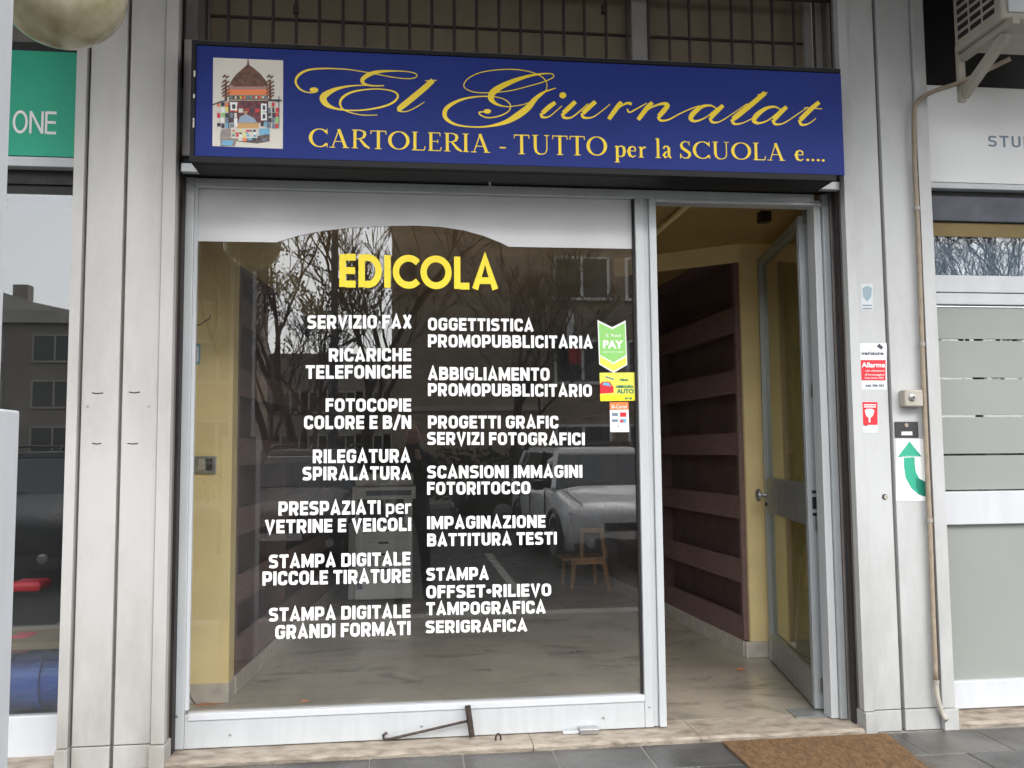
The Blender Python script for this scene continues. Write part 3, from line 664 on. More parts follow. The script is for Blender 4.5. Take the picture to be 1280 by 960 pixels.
for s_ in (-1, 1):   # corner finials with scrollwork
    cx = 480+s_*190
    for (dy, ww) in ((245, 44), (290, 52), (325, 60), (355, 56), (385, 60), (410, 50)):
        rb(mbx := MB(), [(cx-ww*.6, dy+8), (cx-ww*.2, dy-12), (cx+ww*.15, dy+9), (cx+ww*.6, dy-6)], 13, lambda q, kk: pk(q[0], q[1], .0018+kk), 0)
        mbx.build('picture_scroll', M['brown'], pic)
    ppoly([(cx-8, 270), (cx+8, 270), (cx+12, 450), (cx-12, 450)], 'brown', .0015)
random.seed(3)
cols = ['red', 'skyblue', 'cream', 'ink', 'greyblue', 'lime', 'vinyl', 'red', 'cream', 'ink', 'orange', 'lemon']
def patches(u0, u1, v0, v1, nu, nv, k):
    for a in range(nu):
        for b in range(nv):
            x0 = u0+(u1-u0)*a/nu+random.uniform(-2, 3); y0 = v0+(v1-v0)*b/nv+random.uniform(-2, 3)
            x1 = x0+(u1-u0)/nu*random.uniform(.6, .95); y1 = y0+(v1-v0)/nv*random.uniform(.6, .95)
            ppoly([(x0, y0), (x1, y0), (x1, y1), (x0, y1)], random.choice(cols), k)
patches(215, 320, 465, 690, 3, 5, .0026); patches(325, 395, 465, 690, 2, 5, .0028); patches(590, 655, 475, 685, 2, 4, .0028)
patches(655, 745, 465, 690, 3, 5, .0026); patches(400, 590, 520, 560, 4, 1, .0024); patches(345, 555, 700, 765, 7, 3, .0026); patches(395, 640, 770, 800, 6, 1, .0028)
patches(330, 640, 412, 440, 16, 1, .0024)
for (u0, v0, u1, v1) in ((330, 468, 384, 535), (592, 478, 640, 545), (592, 552, 640, 620)):
    ppoly([(u0, v0), (u1, v0), (u1, v1), (u0, v1)], 'vinyl', .0034); ppoly([(u0+14, v0+15), (u1-12, v0+15), (u1-12, v1-15), (u0+14, v1-15)], 'ink', .0042)
ppoly([(440, 535), (465, 528), (478, 540), (472, 570), (448, 572)], mat('skin_print', (.5, .28, .15), .5), .0034)
ppoly([(395, 640), (410, 590), (445, 572), (475, 572), (530, 600), (560, 640)], mat('pale_blue_print', (.30, .40, .52), .5), .0030)
ppoly([(437, 540), (445, 526), (470, 526), (478, 540)], 'brown', .0040)
ppoly([(175, 480), (250, 452), (300, 445), (300, 455), (255, 465), (180, 492)], mat('awning_print', (.10, .11, .12), .5), .0032)
ppoly([(650, 440), (745, 440), (778, 452), (740, 458), (650, 455)], 'ink', .0032)
for (x_, yt_, yb_) in ((315, 455, 690), (650, 455, 690), (745, 410, 690), (745, 410, 470)):
    ppoly([(x_-3, yt_), (x_+3, yt_), (x_+3, yb_), (x_-3, yb_)], 'ink', .0046)

def script(strokes, ox, oy, s, name):
    mb = MB(); k = 0
    for pts in strokes:
        P_ = catmull([(p[0], p[1], p[2]) for p in pts], 6)
        L, Rr = ribbon2d([(p[0], p[1], max(3.0, p[2]*1.08)) for p in P_], 1)
        n = len(L); vs = []; fs = []
        for i in range(n):
            kk = .0006+.00001*i+k*.00025
            for q in (L[i], Rr[i]): vs.append(onY(ox+q[0]/s, oy+q[1]/s, Y0-kk))
        for i in range(n-1): fs.append((2*i, 2*i+1, 2*i+3, 2*i+2))
        mb.add(vs, fs); k = (k+1) % 4
    return mb
def dot(cx, cy, rx, ry, ox, oy, s):
    return [onY(ox+(cx+rx*math.cos(a*math.pi/8))/s, oy+(cy+ry*math.sin(a*math.pi/8))/s, Y0-.0022) for a in range(16)]
s1, s2 = 1280/340, 1280/460
EL = [[(142, 200, 5), (125, 208, 6), (90, 208, 5), (55, 192, 8), (36, 160, 9), (50, 128, 11), (90, 105, 9), (150, 97, 7), (220, 97, 5), (300, 103, 4), (400, 120, 4), (480, 135, 4), (540, 143, 4), (585, 143, 4), (607, 132, 4), (595, 118, 4), (550, 110, 4), (480, 108, 7), (420, 113, 14), (375, 128, 19), (350, 150, 18), (358, 168, 12), (385, 176, 7), (420, 178, 6), (452, 177, 4)],
      [(385, 175, 4), (300, 178, 6), (230, 192, 14), (180, 217, 26), (165, 238, 30), (180, 264, 22), (215, 282, 11), (270, 292, 6), (340, 293, 6), (420, 282, 8), (480, 264, 9), (512, 240, 9), (515, 218, 8), (490, 202, 6), (430, 193, 5), (360, 196, 6), (300, 208, 9), (258, 232, 11), (245, 262, 9), (262, 290, 6), (310, 308, 4), (360, 316, 4), (420, 315, 3)],
      [(682, 152, 22), (640, 190, 25), (580, 240, 26), (530, 280, 24), (518, 292, 14)], [(516, 290, 12), (530, 298, 6), (560, 298, 4), (600, 280, 4), (642, 254, 3)], [(645, 154, 4), (700, 152, 4)],
      [(925, 300, 5), (900, 303, 6), (910, 318, 5), (945, 328, 5), (1000, 318, 5), (1040, 295, 5), (1045, 265, 5), (1010, 238, 4), (950, 228, 5), (880, 230, 6), (810, 245, 11), (755, 275, 17), (737, 305, 19), (747, 335, 15), (790, 360, 9), (860, 371, 6), (940, 369, 8), (1020, 350, 18), (1080, 318, 28), (1130, 280, 27), (1162, 242, 20), (1200, 210, 9), (1262, 188, 3)],
      [(1050, 275, 4), (1110, 265, 4), (1170, 240, 4), (1210, 205, 4), (1218, 170, 4), (1200, 140, 4), (1150, 115, 4), (1080, 102, 4), (1000, 102, 4), (920, 112, 4), (860, 135, 4), (830, 165, 4), (835, 190, 4), (880, 208, 4), (960, 210, 4), (1050, 200, 4), (1130, 180, 4), (1200, 160, 4), (1245, 140, 4), (1248, 125, 4), (1220, 120, 5), (1150, 128, 10), (1080, 148, 17), (1010, 178, 24), (965, 208, 28), (955, 236, 25), (975, 260, 13), (1010, 273, 6), (1050, 277, 4)]]
mbs = script(EL, 360, 60, s1, 's')
mbs.poly(dot(122, 196, 20, 11, 360, 60, s1)); mbs.poly(dot(938, 298, 18, 11, 360, 60, s1))
mbs.build('script_lettering', M['yellow'], blue, label='yellow script letters El G')
IU = [[(262, 106, 12), (240, 122, 15), (217, 143, 14)], [(213, 143, 10), (216, 156, 8), (238, 156, 4), (262, 138, 3), (285, 118, 3)],
      [(332, 103, 13), (312, 122, 15), (290, 143, 14)], [(287, 143, 10), (292, 158, 9), (318, 158, 5), (352, 132, 4), (375, 110, 3)], [(402, 103, 13), (380, 122, 15), (358, 143, 14)], [(355, 143, 9), (360, 158, 8), (392, 157, 4), (428, 132, 3), (452, 112, 3)],
      [(492, 104, 12), (478, 122, 15), (448, 164, 13)], [(465, 142, 3), (490, 120, 4), (512, 108, 8), (528, 112, 9)], [(512, 128, 5), (520, 140, 5), (545, 128, 4), (580, 108, 3)],
      [(600, 106, 12), (582, 124, 15), (550, 166, 13)], [(565, 146, 3), (598, 122, 5), (636, 110, 9), (652, 116, 14), (640, 134, 16), (622, 154, 14)], [(620, 154, 10), (628, 168, 8), (655, 166, 5), (697, 144, 4), (738, 126, 4), (765, 118, 4)],
      [(822, 126, 4), (800, 116, 6), (770, 122, 11), (742, 144, 16), (733, 162, 14), (750, 171, 7), (785, 158, 4), (825, 126, 4)], [(846, 116, 12), (826, 134, 15), (803, 158, 14)], [(800, 158, 10), (808, 174, 8), (835, 172, 4), (880, 144, 3), (930, 110, 3)],
      [(992, 72, 15), (950, 108, 16), (900, 148, 17), (880, 164, 15)], [(876, 164, 11), (884, 180, 8), (912, 178, 4), (950, 160, 3)], [(965, 80, 3), (1000, 71, 3)],
      [(1045, 130, 4), (1024, 121, 6), (994, 127, 11), (963, 150, 16), (953, 169, 14), (970, 178, 7), (1005, 166, 4), (1048, 130, 4)], [(1067, 121, 12), (1046, 140, 15), (1022, 166, 14)], [(1019, 166, 10), (1027, 181, 8), (1056, 178, 4), (1100, 150, 3), (1140, 122, 3)],
      [(1180, 105, 13), (1150, 130, 15), (1114, 166, 15)], [(1111, 166, 10), (1118, 183, 8), (1142, 180, 4), (1168, 162, 3)], [(1128, 124, 3), (1190, 128, 3)]]
mbs = script(IU, 600, 90, s2, 's'); mbs.poly(dot(288, 81, 12, 11, 600, 90, s2)); mbs.build('script_lettering', M['yellow'], blue, label='yellow script letters iurnalat')

# roman serif capitals for the second line
tk, tn = .125, .045
def ser(x, y, w=.26): return ('o', [(x-w/2, y), (x+w/2, y)], .04)
def stem(x, y0=0, y1=1, t=tk): return ('o', [(x, y0), (x, y1)], t)
def oval(cx, cy, rx, ry, a0=0, a1=360, n=30, th=tk*1.15, tn_=tn):
    o = []
    for i in range(n+1):
        a = R(a0+(a1-a0)*i/n); c = abs(math.cos(a)); o.append((cx+rx*math.cos(a), cy+ry*math.sin(a), tn_+(th-tn_)*c**1.5))
    return o
SF = {
 'C': (.78, [('o', oval(.44, .5, .37, .47, 38, 322)), ('o', [(.74, .99), (.75, .70)], .035), ('o', [(.76, .01), (.755, .22)], .03)]),
 'A': (.84, [('o', [(.14, .02), (.40, .98)], tn), ('o', [(.39, 1.0), (.68, .02)], tk), ('o', [(.22, .34), (.58, .34)], .04), ser(.13, .02, .24), ser(.69, .02, .28)]),
 'R': (.74, [stem(.17), ser(.17, .02), ('o', [(.04, .98), (.17, .98)], .04), ('o', [(.2, .98, .04), (.40, .98, .05), (.55, .90, .10), (.58, .76, .13), (.53, .60, .10), (.38, .52, .05), (.2, .52, .04)]), ('o', [(.36, .52, .08), (.60, .16, .13), (.78, .02, .07)])]),
 'T': (.70, [stem(.35), ser(.35, .02, .28), ('o', [(.03, .97), (.67, .97)], .05), ('o', [(.045, .99), (.03, .80)], .035), ('o', [(.655, .99), (.67, .80)], .035)]),
 'O': (.90, [('c', oval(.45, .5, .38, .47, 0, 348, 29))]),
 'L': (.62, [stem(.17), ser(.17, .98), ('o', [(.05, .025), (.56, .025)], .05), ('o', [(.56, .01), (.60, .24)], .035)]),
 'E': (.64, [stem(.17), ('o', [(.05, .975), (.55, .975)], .045), ('o', [(.2, .52), (.46, .52)], .04), ('o', [(.05, .025), (.57, .025)], .045), ('o', [(.55, .99), (.56, .80)], .035), ('o', [(.57, .01), (.61, .22)], .035), ('o', [(.46, .42), (.46, .62)], .03)]),
 'I': (.32, [stem(.16), ser(.16, .02, .28), ser(.16, .98, .28)]),
 'U': (.84, [('o', [(.18, .97, tk), (.18, .35, tk), (.22, .14, .10), (.34, .03, .07), (.46, .02, .05), (.60, .07, .045), (.67, .20, .045), (.68, .35, .045), (.68, .97, .045)]), ser(.18, .98), ser(.68, .98, .22)]),
 'S': (.56, [('o', [(.08, .24, .03), (.12, .10, .035), (.26, .02, .05), (.40, .05, .08), (.48, .18, .11), (.46, .32, .14), (.30, .47, .155), (.15, .60, .14), (.10, .74, .11), (.15, .89, .08), (.27, .975, .05), (.38, .95, .035), (.44, .86, .03)]), ('o', [(.46, .99), (.46, .74)], .03), ('o', [(.06, .0), (.065, .28)], .03)]),
 '-': (.30, [('o', [(.02, .30), (.28, .30)], .08)]), '.': (.22, [('c', [(.11+.035*math.cos(i*math.pi/4), .07+.035*math.sin(i*math.pi/4)) for i in range(8)], .07)]),
 'p': (.56, [stem(.14, -.30, .62, .13), ser(.13, -.29, .25), ('o', [(.02, .58), (.14, .62)], .05), ('o', [(.2, .56, .05), (.32, .63, .06), (.45, .56, .11), (.49, .34, .15), (.44, .10, .11), (.33, .02, .06), (.19, .06, .05)])]),
 'e': (.50, [('o', [(.10, .36), (.42, .36)], .045), ('o', [(.42, .36, .06), (.40, .54, .08), (.28, .63, .055), (.15, .55, .11), (.09, .33, .15), (.15, .10, .12), (.30, .02, .07), (.44, .12, .035)])]),
 'r': (.44, [stem(.15, 0, .60, .13), ser(.15, .02, .25), ('o', [(.03, .57), (.15, .61)], .05), ('o', [(.2, .46, .04), (.28, .59, .07), (.38, .58, .11)])]),
 'l': (.30, [stem(.15, 0, 1.0, .13), ser(.15, .02, .26), ('o', [(.03, .97), (.15, 1.0)], .05)]),
 'a': (.50, [('o', [(.08, .48, .09), (.14, .60, .08), (.26, .62, .06), (.35, .52, .13), (.35, .15, .13), (.42, .03, .07), (.49, .05, .03)]), ('o', [(.33, .38, .04), (.16, .28, .08), (.09, .15, .12), (.16, .04, .08), (.30, .09, .04)])]),
}
def sline(s, xl, xr, bl_, br_, tl, gap=.055, space=.32):
    A = onY(xl, bl_, Y0-.0012); B = onY(xr, br_, Y0-.0012); H = onY(xl, tl, Y0-.0012).z-A.z
    put_text('serif_lettering', s, SF, lambda u, v, kk: (A.x+(B.x-A.x)*u, Y0-.0012-kk, A.z+(B.z-A.z)*u+v*H), M['yellow'], blue, gap=gap, space=space, label='yellow serif letters '+s)
sline('CARTOLERIA', 386, 613, 183.5, 191, 160)
sline('-', 624, 633, 190.5, 191, 170)
sline('TUTTO', 642, 759, 192.5, 195, 168)
sline('per', 768, 809, 196, 197.2, 174, .04)
sline('la', 819, 840, 197.3, 198, 173, .04)
sline('SCUOLA', 849, 982, 198, 201, 176)
sline('e....', 993, 1032, 201, 202, 180, .03)

# ================================================================== TRANSOM ABOVE THE SIGN
tr = thing('transom_window', (.5, .0, 3.2), 'brown panelled transom window above the blue sign', 'window')
TZ0, TZ1 = 3.12, 3.98
txl, txr = LE+.012, RE-.004
box('brown_panel', M['transom'], tr, X(262, 30, .03), X(1006, 50, .03), .02, .05, TZ0, TZ1)
box('window_post', M['reveal'], tr, txl, X(262, 30, .0), -.0, .05, TZ0, TZ1, .003)
box('pale_mullion', M['lintel'], tr, X(790, 50, -.02), X(811, 50, -.02), -.02, .019, TZ0, TZ1, .003)
box('pale_mullion', M['lintel'], tr, X(236, 30, -.02), X(246, 30, -.02), -.02, -.001, TZ0, TZ1, .003)
box('blind_edge', M['lintel'], tr, X(1006, 50, -.01), X(1015, 50, -.01), -.01, .05, TZ0, TZ1, .003)
box('blind_edge', M['lintel'], tr, X(1021, 50, -.01), X(1038, 50, -.01), .0, .05, TZ0, TZ1, .003)
box('dark_end', M['black'], tr, X(1015, 50, .02), txr, .052, .07, TZ0, TZ1)
box('panel_rail', M['bar'], tr, X(262, 30, .02), X(1006, 30, .02), .012, .0195, Z(500, 30, .02)-.012, Z(500, 30, .02))
gr = thing('window_grille', (.5, -.12, 3.2), 'dark iron grille of upright bars in front of the transom window', 'grille')
bx = [230, 257.5, 285, 312.5, 341, 370, 399, 428.7, 456, 484, 512, 540, 568, 596, 624, 651, 678, 705, 731, 758, 784, 811, 837, 862, 888, 915, 941, 966, 993, 1018, 1040]
for p in bx:
    x = X(p, 55, -.10); MB().tube([(x, -.10, 3.10), (x, -.10, 3.97)], .0075, 8).build('grille_bar', M['bar'], gr)
zb = Z(940, 3, -.10)
box('grille_rail', M['bar'], gr, txl, txr, -.108, -.092, zb+.02, zb+.05, .002)
for p in (370, 755): 
    q = onY(p, 12, -.1); MB().box(q.x-.012, q.x+.012, -.114, -.088, q.z-.02, q.z+.02).build('bar_collar', M['bar'], gr)

# ================================================================== SILL STONES
sill = thing('travertine_sill', (.5, -.1, PZ), 'worn travertine sill under the shopfront', 'sill')
def sill_stone(x0, x1, y0, y1, parent, seed):
    rnd = random.Random(seed); n = max(3, int((x1-x0)/.04)); vs = []; fs = []
    for i in range(n+1):
        x = x0+(x1-x0)*i/n; e = rnd.uniform(-.006, .006); c = rnd.uniform(0, .006)
        vs += [(x, y1, FZ-.001), (x, y0+.012+c, FZ-.001), (x, y0+e, FZ-.008-c), (x, y0+e+.003, PZ-.01), (x, y1, PZ-.01)]
    for i in range(n):
        for k in range(4): fs.append((i*5+k, i*5+k+1, (i+1)*5+k+1, (i+1)*5+k))
    fs += [(0, 1, 2, 3, 4), tuple(n*5+k for k in (4, 3, 2, 1, 0))]
    return MB().add(vs, fs).build('sill_stone', M['stone'], parent)
cuts = [LE+.002, X(660, 915, 0), X(860, 915, 0), RE-.001]
for i in range(3): sill_stone(cuts[i], cuts[i+1]-.003, -.195, .064, sill, i)
# loose objects on sill
hk = thing('shutter_hook', onZ(535, 915, FZ), 'rusty T shaped shutter hook leaning on the sill against the window frame', 'hook')
A_ = onZ(486, 924, FZ+.012); Hb = onZ(590, 921, FZ+.012); Ht = onY(584.5, 882, -.06); Hm = Hb.lerp(Ht, .52)
MB().tube([Hb, Ht], .0135, 10).build('handle', M['rust'], hk)
MB().tube([Hm, A_.lerp(Hm, .1), A_, A_+Vector((-.022, 0, .002)), A_+Vector((-.026, .0, .018)), A_+Vector((-.008, 0, .03))], .0062, 8).build('shaft', M['rust'], hk, smooth=True)
q = onZ(623, 932, PZ+.002)
ri = [(q.x+.012*math.cos(a), q.y+.004, q.z+.028+.024*math.sin(a)) for a in [i*math.pi/6 for i in range(13)]]
tag(MB().tube(ri, .004, 6, False).tube([q, q+Vector((0, 0, .008))], .014, 8).build('eye_bolt', M['rust']), 'small rusty ring bolt in the paving below the window', 'ring bolt')
q = onZ(736, 917, FZ)
ds = thing('sill_latch', q, 'small metal latch box on the sill below the mullion', 'latch')
box('latch_body', M['steel'], ds, q.x-.045, q.x+.045, q.y-.02, q.y+.03, FZ+.001, FZ+.026, .003)
box('latch_tongue', M['alu'], ds, q.x-.12, q.x-.046, q.y, q.y+.02, FZ+.001, FZ+.012, .002)
random.seed(5)
for i, (px, py, l_) in enumerate(((258, 885, 'dry brown leaf in the left corner behind the glass'), (380, 881, 'small orange leaf behind the glass at lower left'))):
    q = onZ(px, py-1, FZ+.006); L_ = .09 if i == 0 else .03
    vs = [(q.x-L_, q.y+.04, q.z), (q.x-L_*.2, q.y+.055, q.z+.01), (q.x+L_, q.y+.04, q.z+.004), (q.x, q.y+.025, q.z+.001), (q.x, q.y+.04, q.z-.004)]
    tag(MB().add(vs, [(0, 4, 1), (1, 4, 2), (2, 4, 3), (3, 4, 0)]).build('dry_leaf', M['leafdry']), l_, 'leaf')
q0 = [onY(236, 862, .06), onY(238, 872, .06), onY(244, 880, .06)]
tag(MB().tube(q0, .0035, 6).build('loose_wire', M['rust']), 'thin loose wire hanging in the left corner behind the glass', 'wire')
q = onZ(926, 837, FZ+.004)
tag(MB().add([(q.x-.03, q.y, q.z), (q.x, q.y+.02, q.z+.01), (q.x+.04, q.y, q.z), (q.x, q.y-.02, q.z)], [(0, 3, 2, 1)]).build('dry_leaf', M['leafdry']), 'dry leaf on the marble by the yellow pier', 'leaf')

# mat
mz = PZ+.002
c4 = [onZ(905, 928, mz+.012), onZ(1085, 917, mz+.012)]
mp_ = [Vector((c4[0].x, -.225, 0)), Vector((2.215, -.225, 0)), Vector((2.12, -.80, 0)), Vector((c4[0].x-.0, -.83, 0))]
mt_ = thing('door_mat', (1.9, -.5, PZ), 'brown orange coir doormat on the dark paving before the door', 'doormat')
MB().prism([(p.x, p.y, mz) for p in mp_], (0, 0, .011)).build('mat_base', M['coir'], mt_)
mb = MB(); rnd = random.Random(2)
nx, ny = 130, 95
x0_, x1_, y0_, y1_ = mp_[0].x+.004, 2.20, -.815, -.23
for i in range(9000):
    x = rnd.uniform(x0_, x1_-.01); y = rnd.uniform(y0_, y1_); l = rnd.uniform(.004, .013); a = rnd.uniform(0, 6.28); h = rnd.uniform(.002, .007)
    dx, dy = math.cos(a)*l, math.sin(a)*l
    mb.add([(x-dy*.12, y+dx*.12, mz+.0105), (x+dy*.12, y-dx*.12, mz+.0105), (x+dx, y+dy, mz+.011+h)], [(0, 1, 2)])
mb.build('coir_tufts', M['coir'], mt_, kind='stuff')

# ================================================================== INTERIOR FURNISHINGS
# left yellow pier and shelving
xpl = onZ(285, 878, FZ).x
pier = thing('yellow_pier', (-1.1, .8, FZ), 'yellow wall pier behind the left edge of the window', 'pier')
box('pier_wall', M['ywall'], pier, -1.249, xpl, .715, .86, FZ+.101, ZC-.001)
box('skirting', M['skirt'], pier, -1.249, xpl+.004, .705, .86, FZ+.001, FZ+.10, .003)
q = onY(256, 581, .712)
sk = box('light_switch', M['alu_sat'], pier, X(241, 581, .712), X(270.5, 581, .712), .700, .7145, Z(256, 592, .712), Z(256, 570, .712), .004)
box('switch_rocker', M['plastic'], sk, X(248, 581, .70), X(256, 581, .70), .694, .6995, Z(256, 588, .70), Z(256, 574, .70), .002)
box('switch_rocker', M['dark'], sk, X(258, 581, .70), X(266, 581, .70), .694, .6995, Z(256, 588, .70), Z(256, 574, .70), .002)
lb = sticker_poly('blue_label', [(243, 430), (250.5, 430), (250, 455), (242.5, 455)], .712, M['skyblue'], pier)
sticker_poly('label_print', [(246, 433), (248.5, 433), (248, 452), (245.5, 452)], .711, M['vinyl'], pier)
MB().tube([onY(236, 407, .70), onY(250, 406, .69), onY(262, 398, .70), onY(263.5, 394, .714)], .003, 6).build('wire_stub', M['rust'], pier)
def shelving(name, label, p0, p1, side, zt, lips, parent_cat='shelving', lab_th=.30):
    """display shelving along floor line p0->p1; side=+1: recess lies to +x, -1: to -x"""
    p0 = Vector((*p0, 0)); p1 = Vector((*p1, 0)); d = (p1-p0); L = d.length; d.normalize()
    nrm = Vector((1, 0, 0))*side; nrm = (nrm-d*nrm.dot(d)).normalized()
    t = thing(name, (p0.x, p0.y, FZ), label, parent_cat)
    def b_(nm, m_, u0, u1, n0, n1, z0, z1, tilt=0):
        P_ = []
        for z in (z0, z1):
            for (u, n) in ((u0, n0), (u1, n0), (u1, n1), (u0, n1)):
                p = p0+d*u+nrm*((n*.62 if n > .03 else n)+(tilt if z == z1 else 0)); P_.append((p.x, p.y, z))
        return MB().hexa(P_).build(nm, m_, t)
    b_('back_panel', M['maroon_d'], .02, L, .27, .29, FZ, zt)
    b_('end_panel', M['maroon'], 0, .03, -.004, .29, FZ+.101, zt)
    b_('end_panel', M['maroon'], L-.03, L, .0, .29, FZ+.1, zt)
    b_('plinth', M['maroon'], .031, L-.031, .002, .03, FZ+.10, lips[-1][0]+0)
    b_('marble_skirting', M['skirt'], .0, L, -.012, .0, FZ+.001, FZ+.098)
    for (z1, z0) in lips[:-1]:
        b_('shelf_lip', M['maroon'], .031, L-.031, .004, .024, z0, z1)
        b_('shelf_board', M['maroon_d'], .031, L-.031, .026, .268, z0+.02, z0+.04)
    n = 1
    for u in [L*.36, L*.70]:
        b_('divider', M['maroon_d'], u, u+.025, .03, .268, FZ+.1, zt)
    b_('top_board', M['maroon'], 0, L, .0, .29, zt+.001, zt+.03)
    return t
xr0_ = X(932, 800, 1.27)
lipz = [(Z(915, a, 1.3), Z(915, b, 1.3)) for a, b in ((384, 415), (462, 491), (541, 569), (620, 649), (700, 729), (772, 800))]
ztR = Z(915, 327, 1.3)
shelving('display_shelving', 'maroon display shelving seen through the open door', (xr0_-.004, 1.272), (1.86, 6.0), 1, ZC-.034, lipz)
lipl = [(Z(290, a, .9), Z(290, a+34, .9)) for a in (371, 460, 548, 636, 722, 800)]
shelving('display_shelving', 'maroon display shelving behind the left half of the window', (xpl+.0, .87), (-.62, 4.6), -1, ZC-.3, lipl)
# right yellow pier with beam
pr = thing('yellow_pier', (2.3, 1.3, FZ), 'yellow wall pier between the right shelving and the open door', 'pier')
xr0 = xr0_+.024
box('pier_wall', M['ywall'], pr, xr0, 2.599, 1.244, 1.270, FZ+.101, ZC-.001)
box('skirting', M['skirt'], pr, xr0-.034, 2.599, 1.236, 1.262, FZ+.001, FZ+.10, .003)
zbm = Z(918, 327, 1.245)
yb2 = 1.6
while Z(818, 338, yb2) < zbm and yb2 < 4: yb2 += .02
xb2 = X(818, 338, yb2)
bA, bB = Vector((xr0+.001, 1.245, 0)), Vector((xb2, yb2, 0)); bB = bA+(bB-bA)*1.5
MB().hexa([(bA.x, bA.y, zbm), (bA.x, bA.y+.025, zbm), (bB.x, bB.y+.025, zbm), (bB.x, bB.y, zbm), (bA.x, bA.y, ZC-.001), (bA.x, bA.y+.025, ZC-.001), (bB.x, bB.y+.025, ZC-.001), (bB.x, bB.y, ZC-.001)]).build('bulkhead', M['ywall'], pr)
MB().box(-1.24, -.70, .862, 4.6, ZC-.268, ZC-.001).build('beam_over_shelves', M['ywall'], pier)
# added tube standing in for the edge of an ochre wall panel
tk_ = MB().tube([onZ(812, 298, ZC-.02), onZ(866, 251, ZC-.02)], .018, 6).build('panel_edge_tube', M['ywall']); tag(tk_, 'ochre tube added for wall panel trunking crossing the ceiling at the top left of the doorway', 'edging')
# far interior pillar (yellow, narrow)
q0, q1 = onY(372, 560, 4.9), onY(404, 560, 4.9)
fp = box('interior_pillar', M['ywall'], None, q0.x, q1.x, 4.9, 5.15, FZ, ZC-.001); tag(fp, 'narrow yellow pillar deep inside the shop behind the lettering', 'pillar')

# photocopier
cp = onZ(470, 754, FZ)
cy = 3.70; c0, c1 = X(443, 740, cy), X(515.5, 740, cy); cz1 = Z(480, 592, cy)
cop = thing('photocopier', ((c0+c1)/2, cy+.3, FZ), 'grey office photocopier standing on the marble inside the shop', 'photocopier')
hh = cz1-FZ
box('cabinet', M['copier'], cop, c0, c1, cy, cy+.56, FZ+.03, FZ+hh*.60, .012)
for i, (a, b) in enumerate(((.05, .17), (.18, .29), (.30, .40), (.41, .49), (.50, .585))):
    dd = box('paper_drawer', M['copier'], cop, c0+.012, c1-.012, cy-.012, cy-.001, FZ+hh*a+.005, FZ+hh*b, .004)
    if i: box('drawer_handle', M['dark'], dd, (c0+c1)/2-.045, (c0+c1)/2+.045, cy-.016, cy-.0125, FZ+hh*(b-.035), FZ+hh*(b-.02))
box('side_panel', M['copier_d'], cop, c0-.055, c0-.002, cy+.01, cy+.55, FZ+.03, FZ+hh*.62, .008)
box('paper_exit', M['dark'], cop, c0+.03, c1-.08, cy+.05, cy+.5, FZ+hh*.605, FZ+hh*.80)
box('right_tower', M['copier'], cop, c1-.075, c1, cy+.02, cy+.54, FZ+hh*.601, FZ+hh*.80, .005)
box('left_tower', M['copier'], cop, c0, c0+.025, cy+.02, cy+.54, FZ+hh*.601, FZ+hh*.80, .005)
box('scanner', M['copier'], cop, c0-.02, c1+.03, cy-.04, cy+.56, FZ+hh*.801, FZ+hh*.90, .008)
box('scanner_slot', M['greyblue'], cop, c0+.10, c1-.01, cy-.044, cy-.0405, FZ+hh*.83, FZ+hh*.87)
box('scanner_lid', M['copier'], cop, c0, c1+.01, cy+.0, cy+.55, FZ+hh*.905, FZ+hh*1.0, .015)
box('small_label', M['greyblue'], cop, c0+.02, c0+.07, cy-.016, cy-.0125, FZ+hh*.11, FZ+hh*.165)
for x in (c0+.05, c1-.05):
    for y in (cy+.06, cy+.5): MB().lathe((x, y, FZ), [(.02, 0), (.02, .03)], 'z', 10).build('castor', M['dark'], cop)

# wooden chair (stool with low open back) 
sy = 4.15; 
cz = lambda px, py, y=sy: onY(px, py, y)
chr_ = thing('wooden_chair', cz(735, 728), 'small varnished wooden chair with open back standing inside on the floor', 'chair')
def leg(name, a, b, w=.023):
    MB().tube([a, b], [w, w*.8], 4).build(name, M['wood'], chr_)
sb_ = Z(730, 700, sy); st_ = Z(730, 662, sy)
fl = FZ+.003
p = lambda px, y, z: Vector((X(px, 700, y), y, z))
leg('front_leg', p(718, sy, sb_), p(715, sy, fl)); leg('front_leg', p(755, sy, sb_), p(761, sy, fl))
leg('rear_leg', p(706, sy+.33, sb_), p(703, sy+.35, fl)); leg('rear_leg', p(742, sy+.33, sb_), p(744, sy+.35, fl))
xA, xB = p(703, sy, 0).x, p(757, sy, 0).x
MB().box(xA+.0, xB, sy-.02, sy+.34, sb_, sb_+.025).build('seat', M['wood'], chr_, bevel=.004)
leg('back_post', p(728, sy+.02, sb_+.02), p(728, sy+.0, st_)); leg('back_post', p(757, sy+.02, sb_+.02), p(752, sy, st_))
MB().box(p(725, sy, 0).x, p(755, sy, 0).x, sy-.015, sy+.012, st_-.028, st_+.012).build('back_rail', M['wood'], chr_, bevel=.003)
MB().box(p(714, sy, 0).x, p(757, sy, 0).x, sy-.012, sy+.012, sb_-.04, sb_-.002).build('apron', M['wood'], chr_)

